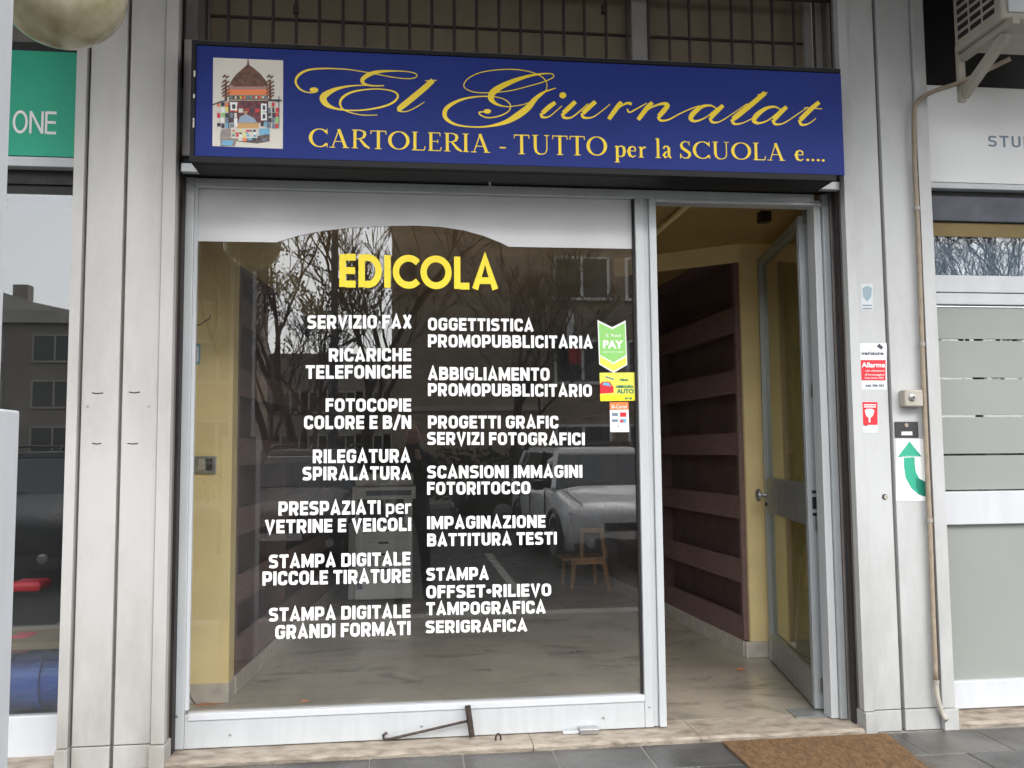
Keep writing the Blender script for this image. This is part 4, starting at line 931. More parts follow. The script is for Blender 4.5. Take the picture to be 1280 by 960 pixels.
# ================================================================== LEFT NEIGHBOUR SHOP
lx0, lx1 = -2.9, lc[0]-.001
ls = thing('neighbour_shop_window', (-2.2, 0, FZ), 'tall shop window with green fascia left of the cream column', 'shop window')
gzb, gzt = Z(50, 195, -.02), Z(50, 64, -.02)
fas = box('green_fascia', M['green_sign'], ls, lx0, lx1+.04, -.02, .03, gzb, gzt)
ONE = {'O': (.78, [('c', oval(.39, .5, .33, .455, 0, 348, 29, .125, .125))]), 'N': (.72, [('o', [(.05, 0), (.05, 1)], .125), ('o', [(.67, 0), (.67, 1)], .125), ('o', [(.07, .95), (.65, .05)], .125)]), 'E': (.60, [('o', [(.05, 0), (.05, 1)], .125), ('o', [(.1, .05), (.58, .05)], .125), ('o', [(.1, .52), (.55, .52)], .125), ('o', [(.1, .95), (.58, .95)], .125)])}
A = onY(15.5, 166, -.0215); B = onY(70.5, 167, -.0215); H = onY(40, 138, -.0215).z-onY(40, 166, -.0215).z
put_text('fascia_lettering', 'ONE', ONE, lambda u, v, kk: (A.x+(B.x-A.x)*u, -.0215-kk, A.z+v*H), M['vinyl'], fas, gap=.10)
box('fascia_rail', M['white'], ls, lx0, lx1+.04, -.03, .03, Z(50, 208, -.03), Z(50, 196, -.03), .003)
box('fascia_top_gap', M['black'], ls, lx0, lx1+.04, .0, .03, gzt+.002, gzt+.05)
box('transom_upper', M['reveal'], ls, lx0, lx1+.04, .02, .05, gzt+.051, 3.98)
box('shutter_gap', M['black'], ls, lx0, lx1+.04, .03, .06, Z(50, 244, 0), Z(50, 208, -.0))
box('shutter_slat', M['rail'], ls, lx0, lx1+.04, .015, .029, Z(50, 229, 0), Z(50, 222, 0))
box('window_pane', M['glass_side'], ls, lx0, lx1+.04, .0, .006, Z(50, 893, 0), Z(50, 243, 0))
box('kick_panel', M['white'], ls, lx0, lx1+.04, -.02, .03, FZ-.01, Z(50, 895, -.02), .003)
sl_ = thing('neighbour_sill', (-2.2, -.1, PZ), 'stone sill under the window left of the cream column', 'sill')
sill_stone(-2.9, lx1+.0, -.17, .06, sl_, 11)
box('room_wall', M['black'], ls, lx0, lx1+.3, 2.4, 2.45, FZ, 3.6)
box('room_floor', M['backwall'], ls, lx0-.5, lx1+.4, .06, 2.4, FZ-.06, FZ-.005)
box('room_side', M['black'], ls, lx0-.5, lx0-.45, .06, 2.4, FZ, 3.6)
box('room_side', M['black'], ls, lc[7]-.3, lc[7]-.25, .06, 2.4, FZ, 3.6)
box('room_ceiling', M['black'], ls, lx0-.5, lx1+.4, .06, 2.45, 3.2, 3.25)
# goods in that window
dr_ = thing('blue_drum', onY(60, 890, .5), 'blue plastic drum standing in the left neighbour window', 'drum')
q = onY(58, 850, .55)
MB().lathe((q.x-.02, .62, q.z), [(.10, -.19), (.155, -.17), (.155, .19), (.12, .20)], 'x', 26).build('drum_body', M['blueplastic'], dr_, smooth=False)
MB().lathe((q.x-.02, .62, q.z), [(.158, -.02), (.172, -.018), (.172, .018), (.158, .02)], 'x', 26).build('drum_rib', M['blueplastic'], dr_)
MB().lathe((q.x-.02, .62, q.z), [(.158, -.16), (.170, -.155), (.170, -.13), (.158, -.125)], 'x', 26).build('drum_rib', M['blueplastic'], dr_)
MB().box(q.x-.22, q.x+.2, .45, .8, FZ+.0, q.z-.14).build('drum_stand', M['dark'], dr_)
rs = thing('display_shelf', onY(45, 810, .4), 'olive shelf board behind the left neighbour glass', 'shelf')
box('shelf_board', M['ochre'], rs, lx0, lx1+.02, .35, .75, Z(45, 809, .4), Z(45, 800, .4))
for i, (a, b, c_, d_) in enumerate(((10, 727, 51, 741), (5, 796, 36, 818))):
    P0 = onY(a, d_, .45); P1 = onY(c_, b, .45)
    tag(MB().box(P0.x, P1.x, .45, .60, P0.z, P1.z).build('red_box', M['red'], bevel=.02), ['long red box lying higher in the left neighbour window', 'small red box at the blue drum'][i], 'box')

# ================================================================== RIGHT NEIGHBOUR SHOP
rx0, rx1 = rc[7]+.001, 4.2
rs = thing('neighbour_shop_window', (3.3, 0, FZ), 'white framed shop window with frosted panes right of the stickered column', 'shop window')
zz = lambda py, y=-.02: Z(1230, py, y)
wf = box('white_fascia', M['bright'], rs, rx0-.05, rx1, -.03, .03, zz(229, -.03), zz(109, -.03), .003)
STU = {'S': DIN['S'], 'T': (.64, [('o', [(.32, 0), (.32, .86)]), ('o', [(0, .92), (.64, .92)])]), 'U': DIN['U'], 'D': DIN['D'], 'I': DIN['I'], 'O': DIN['O']}
A = onY(1235, 183.5, -.032); H = onY(1235, 169, -.032).z-A.z
put_text('fascia_lettering', 'STUDIO', STU, lambda u, v, kk: (A.x+.36*u, -.0315-kk, A.z+v*H), M['greyblue'], wf, gap=.16, w=.15)
box('fascia_rail', M['white'], rs, rx0-.05, rx1, -.04, .03, zz(238), zz(231), .003)
box('shutter_gap', M['black'], rs, rx0-.05, rx1, .01, .05, zz(296, 0), zz(238, 0))
box('shutter_box', M['bluebeam'], rs, rx0-.05, rx1, -.02, .009, zz(277), zz(246), .004)
box('ochre_strip', M['ochre'], rs, rx0-.05, rx1, .0, .009, zz(295), zz(278))
box('upper_pane', M['glass_side'], rs, rx0-.05, rx1, .004, .010, zz(346, 0), zz(295, 0))
box('upper_backing', M['greyblue'], rs, rx0-.05, rx1, .05, .06, zz(350, 0), zz(290, 0))
box('middle_rail', M['white'], rs, rx0-.05, rx1, -.03, .03, zz(366), zz(345), .003)
box('middle_rail', M['white'], rs, rx0-.05, rx1, -.026, .03, zz(381), zz(367), .003)
box('lock_rail', M['white'], rs, rx0-.05, rx1, -.03, .03, zz(655), zz(614), .003)
box('kick_panel', M['white'], rs, rx0-.05, rx1, -.03, .03, zz(884), zz(850), .003)
ys = [382.5, 425, 473, 520, 568, 613]
for i in range(5):
    box('frosted_band', M['frost'], rs, rx0-.05, rx1, -.002, .001, zz(ys[i+1]-1.3, 0), zz(ys[i]+1.3, 0))
box('frosted_band', M['frost'], rs, rx0-.05, rx1, -.002, .001, zz(851, 0), zz(654, 0))
box('door_glass', M['glass_side'], rs, rx0-.05, rx1, .002, .008, zz(852, 0), zz(380, 0))
box('dark_backing', M['black'], rs, rx0-.05, rx1, .08, .09, FZ, zz(382, 0))
box('transom_backing', M['black'], rs, rx0-.05, rx1, .06, .09, zz(108), 3.98)
sr_ = thing('neighbour_sill', (3.3, -.1, PZ), 'travertine sill right of the stickered column', 'sill')
sill_stone(rx0, rx1, -.17, .06, sr_, 12)
box('sill_wall', M['stone'], sr_, rx0, rx1, -.02, .05, PZ, zz(885))

# ================================================================== FITTINGS ON THE RIGHT COLUMN
def on(px, py, y=YP-.001): return onY(px, py, y)
def card(name, px0, py0, px1, py1, m_, parent, k=0.0, y=YP):
    return sticker_poly(name, [(px0, py0), (px1, py0), (px1, py1), (px0, py1)], y-.001, m_, parent, k)
s_ = thing('column_sticker', on(1084, 390), 'small faded shield sticker, highest on the right column', 'sticker')
card('backing', 1076.5, 355, 1091, 388, mat('faded_white_print', (.55, .58, .60), .5), s_)
sticker_poly('shield', [(1078, 360), (1084, 357), (1090, 360), (1089, 371), (1084, 377), (1079, 371)], YP-.001, mat('faded_blue_print', (.25, .34, .40), .5), s_, .001)
for py in (381, 385): card('small_print', 1078, py, 1090, py+1.5, M['greyblue'], s_, .001)
s_ = thing('alarm_sticker', on(1092, 487), 'red and white Allarme sticker in the middle of the right column', 'sticker')
card('backing', 1075, 429, 1108.5, 487, mat('bluish_white_print', (.66, .70, .73), .5), s_)
card('red_field', 1075.5, 450, 1107, 475.5, M['red'], s_, .001)
q = on(1076.5, 443.5); small_text('brand_word', 'verisure', q.x, q.z, YP-.0025, .018, M['ink'], s_, width=X(1104, 443, YP)-q.x, off=.0005)
q = on(1077, 459); small_text('alarm_word', 'Allarme', q.x, q.z, YP-.0028, .024, M['vinyl'], s_, width=X(1106, 459, YP)-q.x, off=.0007)
for (t_, py, x0_, x1_) in (('con rilevazione', 464.5, 1082, 1105), ("d'immagini", 469.5, 1081, 1105), ('intervento h24', 473.5, 1081, 1104)):
    q = on(x0_, py); small_text('small_print', t_, q.x, q.z, YP-.0028, .010, M['vinyl'], s_, width=X(x1_, py, YP)-q.x)
q = on(1082, 483.5); small_text('phone_number', '045 795 757', q.x, q.z, YP-.0025, .011, M['ink'], s_, width=X(1105, 483, YP)-q.x, off=.0005)
sticker_poly('swoosh', [(1096, 433), (1099, 429.5), (1104, 434), (1102, 437)], YP-.001, M['ink'], s_, .001)
s_ = thing('fire_sticker', on(1088, 540), 'narrow red sticker, lowest of the three on the right column', 'sticker')
card('backing', 1077, 502, 1097.5, 541, mat('grey_white_print', (.6, .62, .64), .5), s_)
card('red_field', 1078, 502.5, 1097, 531, M['red'], s_, .001)
sticker_poly('white_emblem', [(1081, 513), (1084, 511), (1090, 511), (1093, 513), (1091, 520), (1088, 522), (1088, 528), (1086, 528), (1086, 522), (1083, 520)], YP-.001, M['vinyl'], s_, .002)
MB().lathe(onY(1082.5, 528.5, YP-.003), [(.014, -.0005), (.014, .0004)], 'y', 14).build('red_seal', M['red'], s_)
for py in (505.5, 508): card('small_print', 1080, py, 1095, py+1.2, M['vinyl'], s_, .002)
ks = thing('key_switch', on(1137, 508, -.2), 'cream shutter key switch box on the right column', 'key switch')
a = onY(1124, 509, YP-.002); b = onY(1146, 488, YP-.002)
box('switch_box', M['plastic'], ks, a.x, b.x, YP-.055, YP-.001, a.z, b.z, .008)
q = onY(1143, 497, YP-.06); MB().lathe((q.x-.01, YP-.056, q.z), [(.016, 0), (.016, -.006), (.009, -.008), (.009, -.014)], 'y', 14).build('key_barrel', M['steel'], ks)
MB().lathe((q.x-.01, YP-.071, q.z), [(.005, 0), (.005, -.002)], 'y', 10).build('keyhole', M['black'], ks)
lp = thing('lock_plate', on(1132, 547), 'dark rounded plate with slot below the key switch', 'plate')
a = onY(1118.5, 547, YP-.001); b = onY(1147, 527, YP-.001)
box('plate', M['dark'], lp, a.x, b.x, YP-.006, YP-.001, a.z, b.z, .008)
a1, b1 = onY(1127, 544, YP-.007), onY(1140, 539.5, YP-.007); box('slot', M['vinyl'], lp, a1.x, b1.x, YP-.0085, YP-.0065, a1.z, b1.z)
q = onY(1133, 531.5, YP-.007); MB().lathe((q.x, YP-.0065, q.z), [(.010, 0), (.010, -.003)], 'y', 12).build('brass_screw', M['conduit'], lp)
ar = thing('arrow_sign', on(1138, 627), 'white sign with curved green arrow pointing up on the right column', 'sign')
card('sign_board', 1120, 548.5, 1156.5, 626, M['vinyl'], ar, .001)
sticker_poly('arrow_head', [(1122, 571.5), (1137, 551.5), (1152, 570.5)], YP-.001, M['green_arrow'], ar, .002)
inner = [(1143.5, 571), (1143.5, 580), (1145, 590), (1149, 598), (1156, 602)]; outer = [(1130, 572), (1130, 583), (1132, 597), (1139, 610), (1148, 618), (1157, 621)]
sticker_poly('arrow_tail', inner+outer[::-1], YP-.001, M['green_arrow'], ar, .002)
sticker_poly('arrow_fold', [(1145, 597), (1150, 599), (1156.5, 602), (1157, 620.5), (1149, 618), (1145, 608)], YP-.001, M['green_d'], ar, .003)
q = onY(1128, 571.5, YP-.004); small_text('arrow_word', 'INGRESSO', q.x, q.z-.003, YP-.005, .009, M['vinyl'], ar, width=X(1147, 571, YP)-q.x)

# conduit from the air conditioner down the column
cv = YS-.012
pts_ = [onY(1263, 73, -.40), onY(1245, 82, -.36), onY(1222, 93, -.32), onY(1195, 105, -.27), onY(1170, 113, -.23), onY(1153, 122, cv), onY(1144, 133, cv), onY(1142.5, 150, cv)]
down = [onY(p_[0], p_[1], cv) for p_ in ((1143, 200), (1146, 260), (1149, 330), (1152.5, 430), (1157, 540), (1162, 650), (1166, 760), (1170, 852))]
cdt = thing('conduit_pipe', down[-1], 'tan conduit pipe running down the right column from the air conditioner', 'pipe')
MB().tube(catmull([tuple(p_) for p_ in pts_+down], 4), .0115, 9).build('pipe', M['conduit'], cdt, smooth=True)
MB().tube([p_+Vector((.020, .012, 0)) for p_ in down], .006, 7).build('side_cable', M['rust'], cdt)
for i in (1, 3, 5, 7):
    q = down[i]; MB().tube([q+Vector((0, 0, -.01)), q+Vector((0, 0, .008))], .0145, 10).build('pipe_clip', M['alu_dull'], cdt)
tail_ = [down[-1], onY(1172, 872, cv), onY(1178, 892, cv), onY(1184, 900, cv-.02)]
MB().tube(catmull([tuple(p_) for p_ in tail_], 4), .012, 8).build('pipe_tail', M['plastic'], cdt, smooth=True)

# air conditioner on bracket
yb_, yf_ = -.27, -.62
xa = X(1192, 40, yb_); ax1 = xa+.85
za = Z(1192, 66, yb_)
ac = thing('air_conditioner', (xa+.4, -.4, za), 'white outdoor air conditioner unit on a wall bracket at top right', 'air conditioner')
box('casing', M['plastic'], ac, xa, ax1, yf_, yb_, za, za+.62, .012)
for r in range(13):
    for c in range(3):
        y0 = yb_-.035-c*.095
        box('side_louvre', M['black'], ac, xa-.003, xa-.0005, y0-.078, y0, za+.05+r*.042, za+.05+r*.042+.024)
box('front_panel', M['white'], ac, xa+.03, ax1-.03, yf_-.008, yf_-.001, za+.03, za+.59, .004)
MB().lathe((xa+.36, yf_-.009, za+.31), [(.22, 0), (.22, -.012), (.205, -.012), (.205, 0)], 'y', 28).build('fan_grille', M['dark'], ac)
br_ = thing('wall_bracket', (xa+.05, -.3, za-.2), 'white steel bracket carrying the air conditioner', 'bracket')
for x in (xa+.03, xa+.72):
    box('bracket_arm', M['plastic'], br_, x, x+.035, yf_-.03, -.263, za-.037, za-.002, .003)
    box('bracket_upright', M['plastic'], br_, x-.005, x+.030, -.262, -.235, za-.24, za+.05, .003)
    MB().hexa([(x+.004, -.27, za-.23), (x+.034, -.27, za-.23), (x+.034, -.27, za-.17), (x+.004, -.27, za-.17), (x+.004, yf_+.02, za-.072), (x+.034, yf_+.02, za-.072), (x+.034, yf_+.06, za-.038), (x+.004, yf_+.06, za-.038)]).build('bracket_brace', M['plastic'], br_)

# ================================================================== ARCADE POST AND GLOBE LAMP
PY = -1.95
xe = X(18, 8, PY+.13); xw = X(22.5, 600, PY+.155); zs = Z(20, 513, PY+.155)
po = thing('arcade_post', (xe-.08, PY+.06, PZ), 'pale painted arcade post with thicker lower casing at the far left', 'post')
box('post_shaft', M['white'], po, xe-.15, xe, PY, PY+.13, zs, 4.05, .006)
box('lower_casing', M['white'], po, xe-.18, xw, PY-.025, PY+.155, PZ, zs-.001, .006)
gy = -1.6; gc = onY(76, -21, gy); gr_ = .183
gl = thing('globe_lamp', (gc.x, gy, gc.z), 'smoky round globe lamp hanging at the top left', 'lamp')
MB().lathe((gc.x, gy, gc.z), [(gr_*math.cos(R(a)), gr_*math.sin(R(a))) for a in range(-88, 71, 6)], 'z', 40).build('globe', M['globe'], gl, smooth=True)
MB().lathe((gc.x, gy, gc.z+gr_*.93), [(.07, 0), (.08, .02), (.05, .08), (.02, .1)], 'z', 20).build('collar', M['dark'], gl)
MB().tube([(gc.x, gy, gc.z+gr_), (gc.x, gy, 4.05)], .012, 8).build('hanging_rod', M['dark'], gl)

# ================================================================== THE STREET BEHIND (seen in the reflections)
def make_car(paint, label, estate=True):
    t = thing('parked_car', (0, 0, 0), label, 'car', 'cars parked nose to the kerb')
    # local: nose at y=0 pointing +y ... body runs to y=-4.4 ; z=0 at ground
    S = [(0.00, .62, .38, .62, .66), (-.06, .74, .26, .66, .72), (-.25, .82, .22, .70, .80), (-.60, .86, .20, .74, .88), (-1.10, .87, .20, .78, .97), (-1.30, .87, .20, .80, 1.0),
         (-2.2, .875, .20, .82, .98), (-3.2, .875, .20, .82, .98), (-3.9, .86, .22, .84, 1.0), (-4.3, .82, .26, .84, .98), (-4.4, .72, .36, .80, .92)]
    vs = []; fs = []; K = 12
    for (y, w_, zb_, zm_, zt_) in S:
        half = [(w_*.55, zb_), (w_*.93, zb_+.03), (w_, (zb_+zm_)/2), (w_*.985, zm_), (w_*.90, zt_-.03), (w_*.5, zt_+.015)]
        ring = [(x, z) for x, z in half]+[(-x, z) for x, z in half[::-1]]
        vs += [(x, y, z) for x, z in ring]
    for i in range(len(S)-1):
        for k in range(K): fs.append((i*K+k, i*K+(k+1) % K, (i+1)*K+(k+1) % K, (i+1)*K+k))
    fs += [tuple(range(K)), tuple(range((len(S)-1)*K, len(S)*K))[::-1]]
    MB().add(vs, fs).build('body', paint, t, smooth=True, bevel=0)
    rl = -3.95 if estate else -3.2
    B0 = [(-.80, -1.15, .96), (.80, -1.15, .96), (.80, -4.15 if estate else -3.9, .96), (-.80, -4.15 if estate else -3.9, .96)]
    T0 = [(-.60, -1.80, 1.44), (.60, -1.80, 1.44), (.62, rl, 1.46), (-.62, rl, 1.46)]
    MB().hexa(B0+T0).build('cabin_glass', M['carglass'], t, bevel=.03)
    MB().hexa([(-.62, -1.78, 1.43), (.62, -1.78, 1.43), (.64, rl-.03, 1.45), (-.64, rl-.03, 1.45), (-.54, -1.9, 1.52), (.54, -1.9, 1.52), (.56, rl+.02, 1.54), (-.56, rl+.02, 1.54)]).build('roof', paint, t, bevel=.03)
    for s in (-1, 1):
        MB().tube([(s*.80, -1.14, .96), (s*.61, -1.80, 1.46)], .035, 6).build('pillar', paint, t)
        MB().tube([(s*.815, -2.45, .97), (s*.625, -2.5, 1.46)], .03, 6).build('pillar', M['cartrim'], t)
        MB().tube([(s*.81, -4.1 if estate else -3.85, .97), (s*.625, rl, 1.47)], .05, 6).build('pillar', paint, t)
        MB().box(s*.86, s*1.02, -1.55, -1.42, .95, 1.08).build('mirror', M['cartrim'] if estate else paint, t, bevel=.03)
        MB().tube([(s*.57, -2.0, 1.54), (s*.58, -2.15, 1.59), (s*.59, -3.6, 1.60), (s*.58, -3.8, 1.55)], .018, 6).build('roof_rail', M['cartrim'], t)
        MB().hexa([(s*.42, .0, .52), (s*.78, -.14, .54), (s*.78, -.24, .54), (s*.42, -.12, .52), (s*.44, -.04, .66), (s*.80, -.22, .72), (s*.80, -.3, .72), (s*.44, -.14, .66)]).build('headlight', M['lampglass'], t, bevel=.01)
        for y in (-.85, -3.45):
            wl = MB().lathe((s*.78, y, .31), [(.20, -.10), (.31, -.09), (.31, .09), (.20, .10)], 'x', 24).build('wheel', M['tyre'], t)
            MB().lathe((s*.885, y, .31), [(.19, -.006*s), (.15, .004*s), (.05, .012*s)], 'x', 16).build('rim', M['steel'], wl)
    for s in (-1, 1):
        MB().box(s*.872, s*.884, -2.95, -1.30, .22, .40).build('side_cladding', M['cartrim'], t)
        for y in (-1.35, -2.42, -3.30): MB().box(s*.868, s*.8835, y-.006, y+.006, .42, .94).build('door_seam', M['cartrim'], t)
        for y in (-1.55, -2.6): MB().box(s*.874, s*.895, y-.72, y-.56, .80, .825).build('door_handle', M['steel'], t)
        for y in (-.85, -3.45):
            MB().tube([(s*.862, y+.40*math.cos(a), .31+.40*math.sin(a)) for a in [i*math.pi/12 for i in range(13)]], .035, 6).build('wheel_arch', M['cartrim'], t)
        MB().tube([(s*.66, -.10, .80), (s*.70, -.55, .90), (s*.72, -1.10, .985)], .008, 5).build('bonnet_seam', M['cartrim'], t)
        MB().lathe((s*.60, .0, .36), [(.055, -.03), (.055, .012), (.03, .014)], 'y', 14).build('fog_lamp', M['lampglass'], t)
    MB().box(-.78, .78, -.10, -.012, .24, .36).build('lower_bumper', M['cartrim'], t, bevel=.02)
    MB().box(-.42, .42, -.04, .012, .50, .60).build('grille', M['cartrim'], t, bevel=.01)
    MB().box(-.55, .55, -.06, .008, .28, .42).build('air_intake', M['cartrim'], t, bevel=.01)
    MB().box(-.26, .26, .012, .02, .40, .49).build('number_plate', M['plate'], t)
    MB().tube([(0, -2.0, 1.53), (0, -2.12, 1.60)], .012, 6).build('antenna', M['cartrim'], t)
    MB().tube([(-.66, -1.12, 1.0), (-.05, -1.2, 1.03)], .012, 5).build('wiper', M['cartrim'], t)
    MB().lathe((0, -.03, .70), [(.045, 0), (.03, .01)], 'z', 12).build('badge', M['steel'], t)
    return t
def place(t, x, y, rz): t.location = (x, y, RZ); t.rotation_euler.z = rz
carA = make_car(M['carwhite'], 'white estate car reflected at the right side of the window')
place(carA, 2.78, -6.3, R(-3))
carB = make_car(M['cardark'], 'dark saloon car reflected behind the left column of lettering', False); place(carB, -1.55, -7.0, R(4))
carE = make_car(M['cardark'], 'dark estate car reflected in the left neighbour window', True); place(carE, -4.5, -5.9, 0)
carC = make_car(M['cardark'], 'dark car reflected in the middle of the window behind the photographer', False); place(carC, .9, -13.2, R(88))
carD = make_car(M['cardark'], 'dark estate car out on the right of the parking row', True); place(carD, 5.3, -6.0, 0)
def lawn(): pass
# far side
def mir(px, py, y): # where a reflected sight line lands at real depth -y
    p_ = onY(px, py, y); return Vector((p_.x, -y, p_.z))
def building(label, x0, x1, y0, y1, h, m_, floors, nwin, wz, ww, wh, sillm, open_rows=None):
    t = thing('apartment_block', ((x0+x1)/2, (y0+y1)/2, RZ), label, 'building')
    wall = box('wall', m_, t, x0, x1, y0, y1, RZ, h)
    for f in range(floors):
        z = wz+f*3.0
        if z+wh > h: break
        for i in range(nwin):
            cx = x0+(x1-x0)*(i+.5)/nwin
            w_ = box('window', M['winglass'], t, cx-ww/2, cx+ww/2, y1, y1+.04, z, z+wh)
            box('frame', sillm, w_, cx-ww/2-.10, cx-ww/2, y1+.0, y1+.09, z-.06, z+wh+.06)
            box('frame', sillm, w_, cx+ww/2, cx+ww/2+.10, y1+.0, y1+.09, z-.06, z+wh+.06)
            box('frame', sillm, w_, cx-.05, cx+.05, y1+.041, y1+.09, z, z+wh)
            box('frame', sillm, w_, cx-ww/2, cx+ww/2, y1+.0, y1+.085, z+wh+.001, z+wh+.09)
            box('window_sill', sillm, w_, cx-ww/2-.15, cx+ww/2+.15, y1+.0, y1+.2, z-.16, z-.061)
    return t, wall
# brown block: left edge seen at px 490, side step at px 683
p_ = mir(490, 350, 26).x; ps = mir(684, 400, 26).x
t1, _ = building('brown brick block reflected in the right half of the window', ps, mir(1120, 320, 26).x, -34, -26.4, 17, M['facade_brown'], 5, 5, .9, 1.85, 1.35, M['vinyl'])
t2 = thing('brick_tower', (p_+2, -28, RZ), 'windowless brown brick block end reflected above the lettering', 'building')
box('wall', M['facade_brown'], t2, p_, ps-.02, -34, -25.8, RZ, 18)
box('ledge', M['facade_pale'], t2, p_, ps-.02, -25.8, -25.7, 2.8, 2.95)
t5, _ = building('added brown block keeping the sky out of the reflection at the left edge of the window', mir(150, 350, 30).x, mir(336, 350, 34).x, -34, -30, 19, M['facade_brown'], 5, 2, 1.2, 1.8, 1.4, M['facade_pale'])  # added block, darkens the reflection where open sky would show
# flag on the block
fq = mir(722, 425, 25); fl_ = thing('flag', (fq.x, fq.y, fq.z), 'white and red flag hung on the brown block', 'flag')
MB().tube([(fq.x, -26.3, fq.z-.9), (fq.x, -25.3, fq.z+1.2)], .03, 6).build('flag_pole', M['steel'], fl_)
box('cloth', M['vinyl'], fl_, fq.x-.28, fq.x-.03, -25.45, -25.42, fq.z-.1, fq.z+1.0)
box('cloth_lower', M['red'], fl_, fq.x-.22, fq.x+.2, -25.47, -25.44, fq.z-.75, fq.z-.12)
t3, w3 = building('low grey block reflected beyond the bare trees', mir(300, 500, 55).x, p_+1, -66, -58, mir(430, 436, 55).z, M['facade_grey'], 3, 6, 1.3, 2.4, 1.3, M['facade_pale'])
t4, w4 = building('pale block with chimneys reflected in the left neighbour window', -48, mir(300, 500, 55).x-.5, -70, -56, mir(40, 392, 55).z, M['facade_grey'], 4, 8, 1.6, 2.6, 1.6, M['facade_pale'])
zt4 = mir(40, 392, 55).z
box('cornice', M['facade_pale'], t4, -48, mir(300, 500, 55).x-.4, -56, -55.5, zt4-.5, zt4+.3)
MB().prism([(-48, -60, zt4+.3), (-20, -60, zt4+.3), (-26, -60, zt4+1.6), (-29, -60, zt4+2.6), (-40, -60, zt4+3.6), (-48, -60, zt4+2)], (0, -6, 0)).build('roof', M['facade_pale'], t4)
for x, z in ((-29.6, zt4+3.9), (-27.2, zt4+3.0), (-31, zt4+3.5)):
    box('chimney', M['facade_grey'], t4, x-.5, x+.5, -62, -61, zt4+.3, z)
# hedge and garden wall across the street
hd = MB(); rnd = random.Random(4)
for i in range(9000):
    x = rnd.uniform(-22, 22); z = rnd.random()**.8*1.5; y = -21+rnd.uniform(-.5, .5); r_ = rnd.uniform(.05, .14)
    a, b = rnd.uniform(0, 6.28), rnd.uniform(0, 6.28)
    u_ = Vector((math.cos(a), math.sin(a)*.6, math.sin(b))).normalized()*r_; v_ = Vector((-math.sin(a), math.cos(b), math.cos(a))).normalized()*r_*.6
    c_ = Vector((x, y, z)); hd.add([c_-u_, c_+v_, c_+u_, c_-v_], [(0, 1, 2, 3)])
hdo = hd.build('hedge', M['hedge'], kind='stuff'); tag(hdo, 'dark clipped hedge along the far side of the street', 'hedge')
# far pavement
box('far_pavement', M['kerb'], None, -60, 60, -23, -19, RZ-.1, RZ+.12, kind='structure')
# street lamp pole (dark upright at px 417)
lq = mir(417, 560, 15)
lpz = thing('street_lamp', (lq.x, lq.y, RZ), 'tall dark street lamp pole reflected left of EDICOLA', 'street lamp')
MB().tube([(lq.x, lq.y, RZ), (lq.x, lq.y, 3), (lq.x, lq.y, 9)], [.11, .085, .06], 10).build('pole', M['ink'], lpz)
MB().tube([(lq.x, lq.y, 9), (lq.x-.3, lq.y, 9.5), (lq.x-1.4, lq.y, 9.7)], .04, 8).build('arm', M['ink'], lpz)
MB().box(lq.x-2.0, lq.x-1.3, lq.y-.14, lq.y+.14, 9.62, 9.78).build('lamp_head', M['steel'], lpz, bevel=.03)

def tree(px, y, h, label, seed, spread=.55, base_z=RZ, leaves=0):
    rnd = random.Random(seed); q = mir(px, 560, y)
    root = thing('bare_tree', (q.x, -y, base_z), label, 'tree', 'bare trees across the street')
    trunk = MB(); br = MB(); tips = []
    def grow(p, d, L, r, lvl, mbt):
        n = 4 if lvl < 4 else 2; pts = [p]; cur = p.copy(); dd = d.copy()
        for i in range(n):
            dd = (dd+Vector((rnd.uniform(-1, 1), rnd.uniform(-1, 1), rnd.uniform(-.3, .7)))*.16).normalized(); cur = cur+dd*(L/n); pts.append(cur.copy())
        mbt.tube(pts, [max(.011, r*(1-.4*i/n)) for i in range(n+1)], 6 if lvl < 3 else 3, False)
        if lvl >= 6: tips.append(cur); return
        k = 3 if lvl < 5 else 3
        for i in range(k+(1 if lvl == 0 else 0)):
            a = rnd.uniform(0, 6.28); tilt = rnd.uniform(.2, .62+spread*.4)
            ax = Vector((math.cos(a), math.sin(a), 0)); nd = (dd*math.cos(tilt)+ax*math.sin(tilt)+Vector((0, 0, .12))).normalized()
            s0 = pts[-1] if i < 2 else pts[rnd.randint(1, n)]
            grow(s0, nd, L*rnd.uniform(.60, .82), r*.55, lvl+1, br)
    grow(Vector((q.x, -y, base_z)), Vector((0, 0, 1)), h*.27, h*.0135, 0, trunk)
    trunk.build('trunk', M['bark'], root)
    if leaves:
        for tp in tips:
            if rnd.random() < leaves:
                for _ in range(2):
                    c_ = tp+Vector((rnd.uniform(-.15, .15), rnd.uniform(-.15, .15), rnd.uniform(-.2, .1))); s = rnd.uniform(.015, .04)
                    br.add([c_+Vector((-s, 0, 0)), c_+Vector((0, s*.4, s)), c_+Vector((s, 0, 0)), c_+Vector((0, 0, -s))], [(0, 1, 2, 3)])
    br.build('branches', M['bark'], root)
tree(380, 17, 10.5, 'bare tree reflected above SERVIZIO FAX', 1, leaves=.5)
tree(450, 20, 11.5, 'bare tree reflected behind the letters EDI', 2)
tree(340, 23, 11.5, 'bare tree with brown leaves reflected at the left edge of the sky', 3, leaves=.8)
tree(640, 21, 10, 'bare tree reflected before the brown block', 6)
tree(1225, 30, 16, 'bare tree reflected in the right neighbour top pane', 8)
tree(1150, 33, 16, 'second bare tree reflected at the column side of the right top pane', 9)
tree(1330, 32, 16, 'bare tree reflected at the far right', 10)

